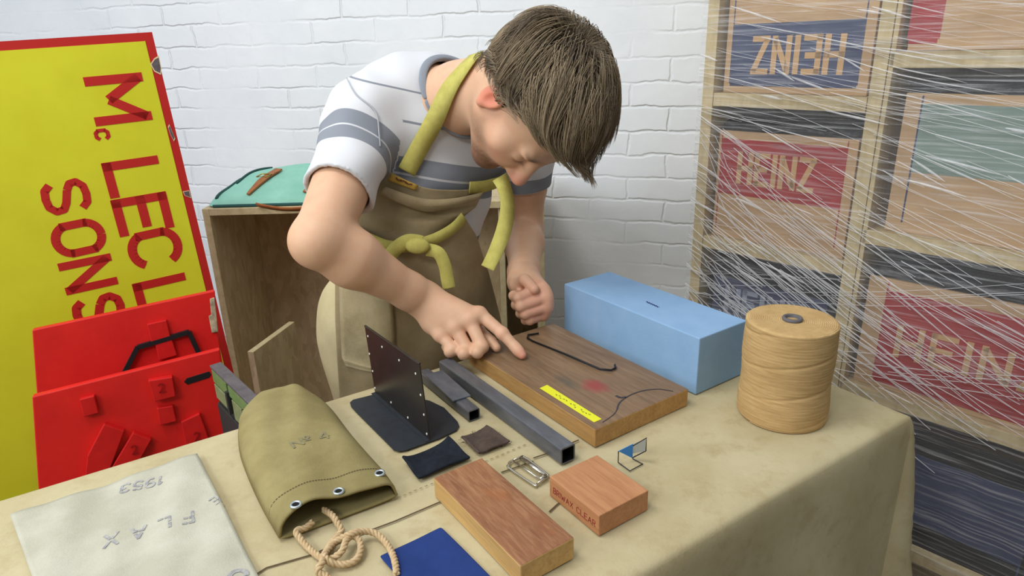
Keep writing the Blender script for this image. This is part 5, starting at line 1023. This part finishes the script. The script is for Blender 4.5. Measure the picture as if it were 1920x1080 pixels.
for s_ in range(SEG):
    uu = pos/sr; nn = uu/sr; nn /= np.linalg.norm(nn, axis=1)[:, None]; away = uu-wh*(uu@wh)[:, None]; away -= nn*(away*nn).sum(1)[:, None]; away /= np.linalg.norm(away, axis=1)[:, None]+1e-6
    g_ = grav-nn*(nn@grav)[:, None]*.9; t_ = s_/SEG; sweep = np.stack([-np.abs(uu[:, 0])*0+0*uu[:, 0], .25+0*uu[:, 0], 0*uu[:, 0]], 1)
    want = away*(1.0-.45*t_)+g_*(.15+.75*t_)+cj[cid]*(.6)+nn*(.55 if s_ == 0 else .18 if s_ == 1 else -.06)[...,] if False else away*(1.0-.45*t_)+g_*(.15+.75*t_)+cj[cid]*.6+sweep+nn*(.55 if s_ == 0 else .18 if s_ == 1 else -.05)
    dirv = want if dirv is None else dirv*.45+want; dirv = dirv/np.linalg.norm(dirv, axis=1)[:, None]; pos = pos+dirv*step[:, None]
    rho = np.linalg.norm(pos/sr, axis=1); hmin = 1+(.002+lift*min(1, (s_+1)/3))/.09; k_ = np.where(rho < hmin, hmin/rho, 1); pos = pos*k_[:, None]; P_.append(pos.copy())
P_ = np.stack(P_, 1); cc_ = P_[np.unique(cid, return_index=True)[1]]; lut = np.zeros(len(cl_), int); uq, ui = np.unique(cid, return_index=True); lut[uq] = np.arange(len(uq)); tgt = cc_[lut[cid]]
wt = np.linspace(0, 1, SEG+1)[None, :, None]**1.3*.62; P_ = P_*(1-wt)+tgt*wt                   # strands gather into locks
Wd = P_@HF_+sk_c; tan = np.gradient(Wd, axis=1); tan /= np.linalg.norm(tan, axis=2)[:, :, None]+1e-9
ref = Wd-sk_c; s1 = np.cross(tan, ref); s1 /= np.linalg.norm(s1, axis=2)[:, :, None]+1e-9; s2 = np.cross(tan, s1)
rad_ = (.00062*(1-.75*np.linspace(0, 1, SEG+1)**2))[None, :, None]*rng.uniform(.7, 1.3, (NS, 1, 1)); ring = [Wd+rad_*(math.cos(a_)*s1+math.sin(a_)*s2*.6) for a_ in (0, 2.094, 4.189)]
VV = np.stack(ring, 2).reshape(-1, 3); idx = np.arange(NS*(SEG+1)*3).reshape(NS, SEG+1, 3); fq = []
for k_ in range(3): k2 = (k_+1) % 3; fq.append(np.stack([idx[:, :-1, k_], idx[:, :-1, k2], idx[:, 1:, k2], idx[:, 1:, k_]], -1).reshape(-1, 4))
shade = np.repeat((.35*rng.uniform(0, 1, NS)+.65*cs_[cid]), (SEG+1)*3)
def hair_extra(m, nt, N, L, b, tc, last):
    a = N.new('ShaderNodeAttribute'); a.attribute_name = 'shade'; r = N.new('ShaderNodeValToRGB'); r.color_ramp.elements[0].color = srgb((52, 42, 33)); r.color_ramp.elements[1].color = srgb((158, 138, 108)); L.new(a.outputs['Fac'], r.inputs[0]); L.new(r.outputs[0], b.inputs['Base Color'])
M_hair = mat('brown_hair', (84, 68, 52), .42, extra=hair_extra, spec=.5)
# scalp cap below the strands
capp = [ell(sk_c, sr+.003, .02, HF_)]
def cap_f(X, c=None, r=0):
    d = field(capp, X, c, r); q_ = (X-sk_c)@HF_.T/sr; q_ = q_/(np.linalg.norm(q_, axis=1)[:, None]+1e-9); x, y, z = q_.T
    cut_ = np.maximum(np.minimum(y-.38, .38-z), np.maximum(np.maximum(np.minimum(y-.25, .05-z), np.minimum(y+.20, -.34-z)), -.52-z))*.09
    return np.maximum(d, cut_)
cv, cf = surface(cap_f, sk_c-.13, sk_c+.13, .003)
VV = np.concatenate([VV, cv]); fq = np.concatenate(fq+[cf+NS*(SEG+1)*3]); shade = np.concatenate([shade, np.zeros(len(cv))])
hair = mesh_np('hair', VV, fq, M_hair, man, hipc*[1, 1, 0], attrs={'shade': shade}); hair['label'] = 'mid brown collar-free tousled hair'
hair['label'] = 'mid brown tousled hair with a long fringe'
for o_ in bpy.data.objects:
    if '_w' in o_: del o_['_w']
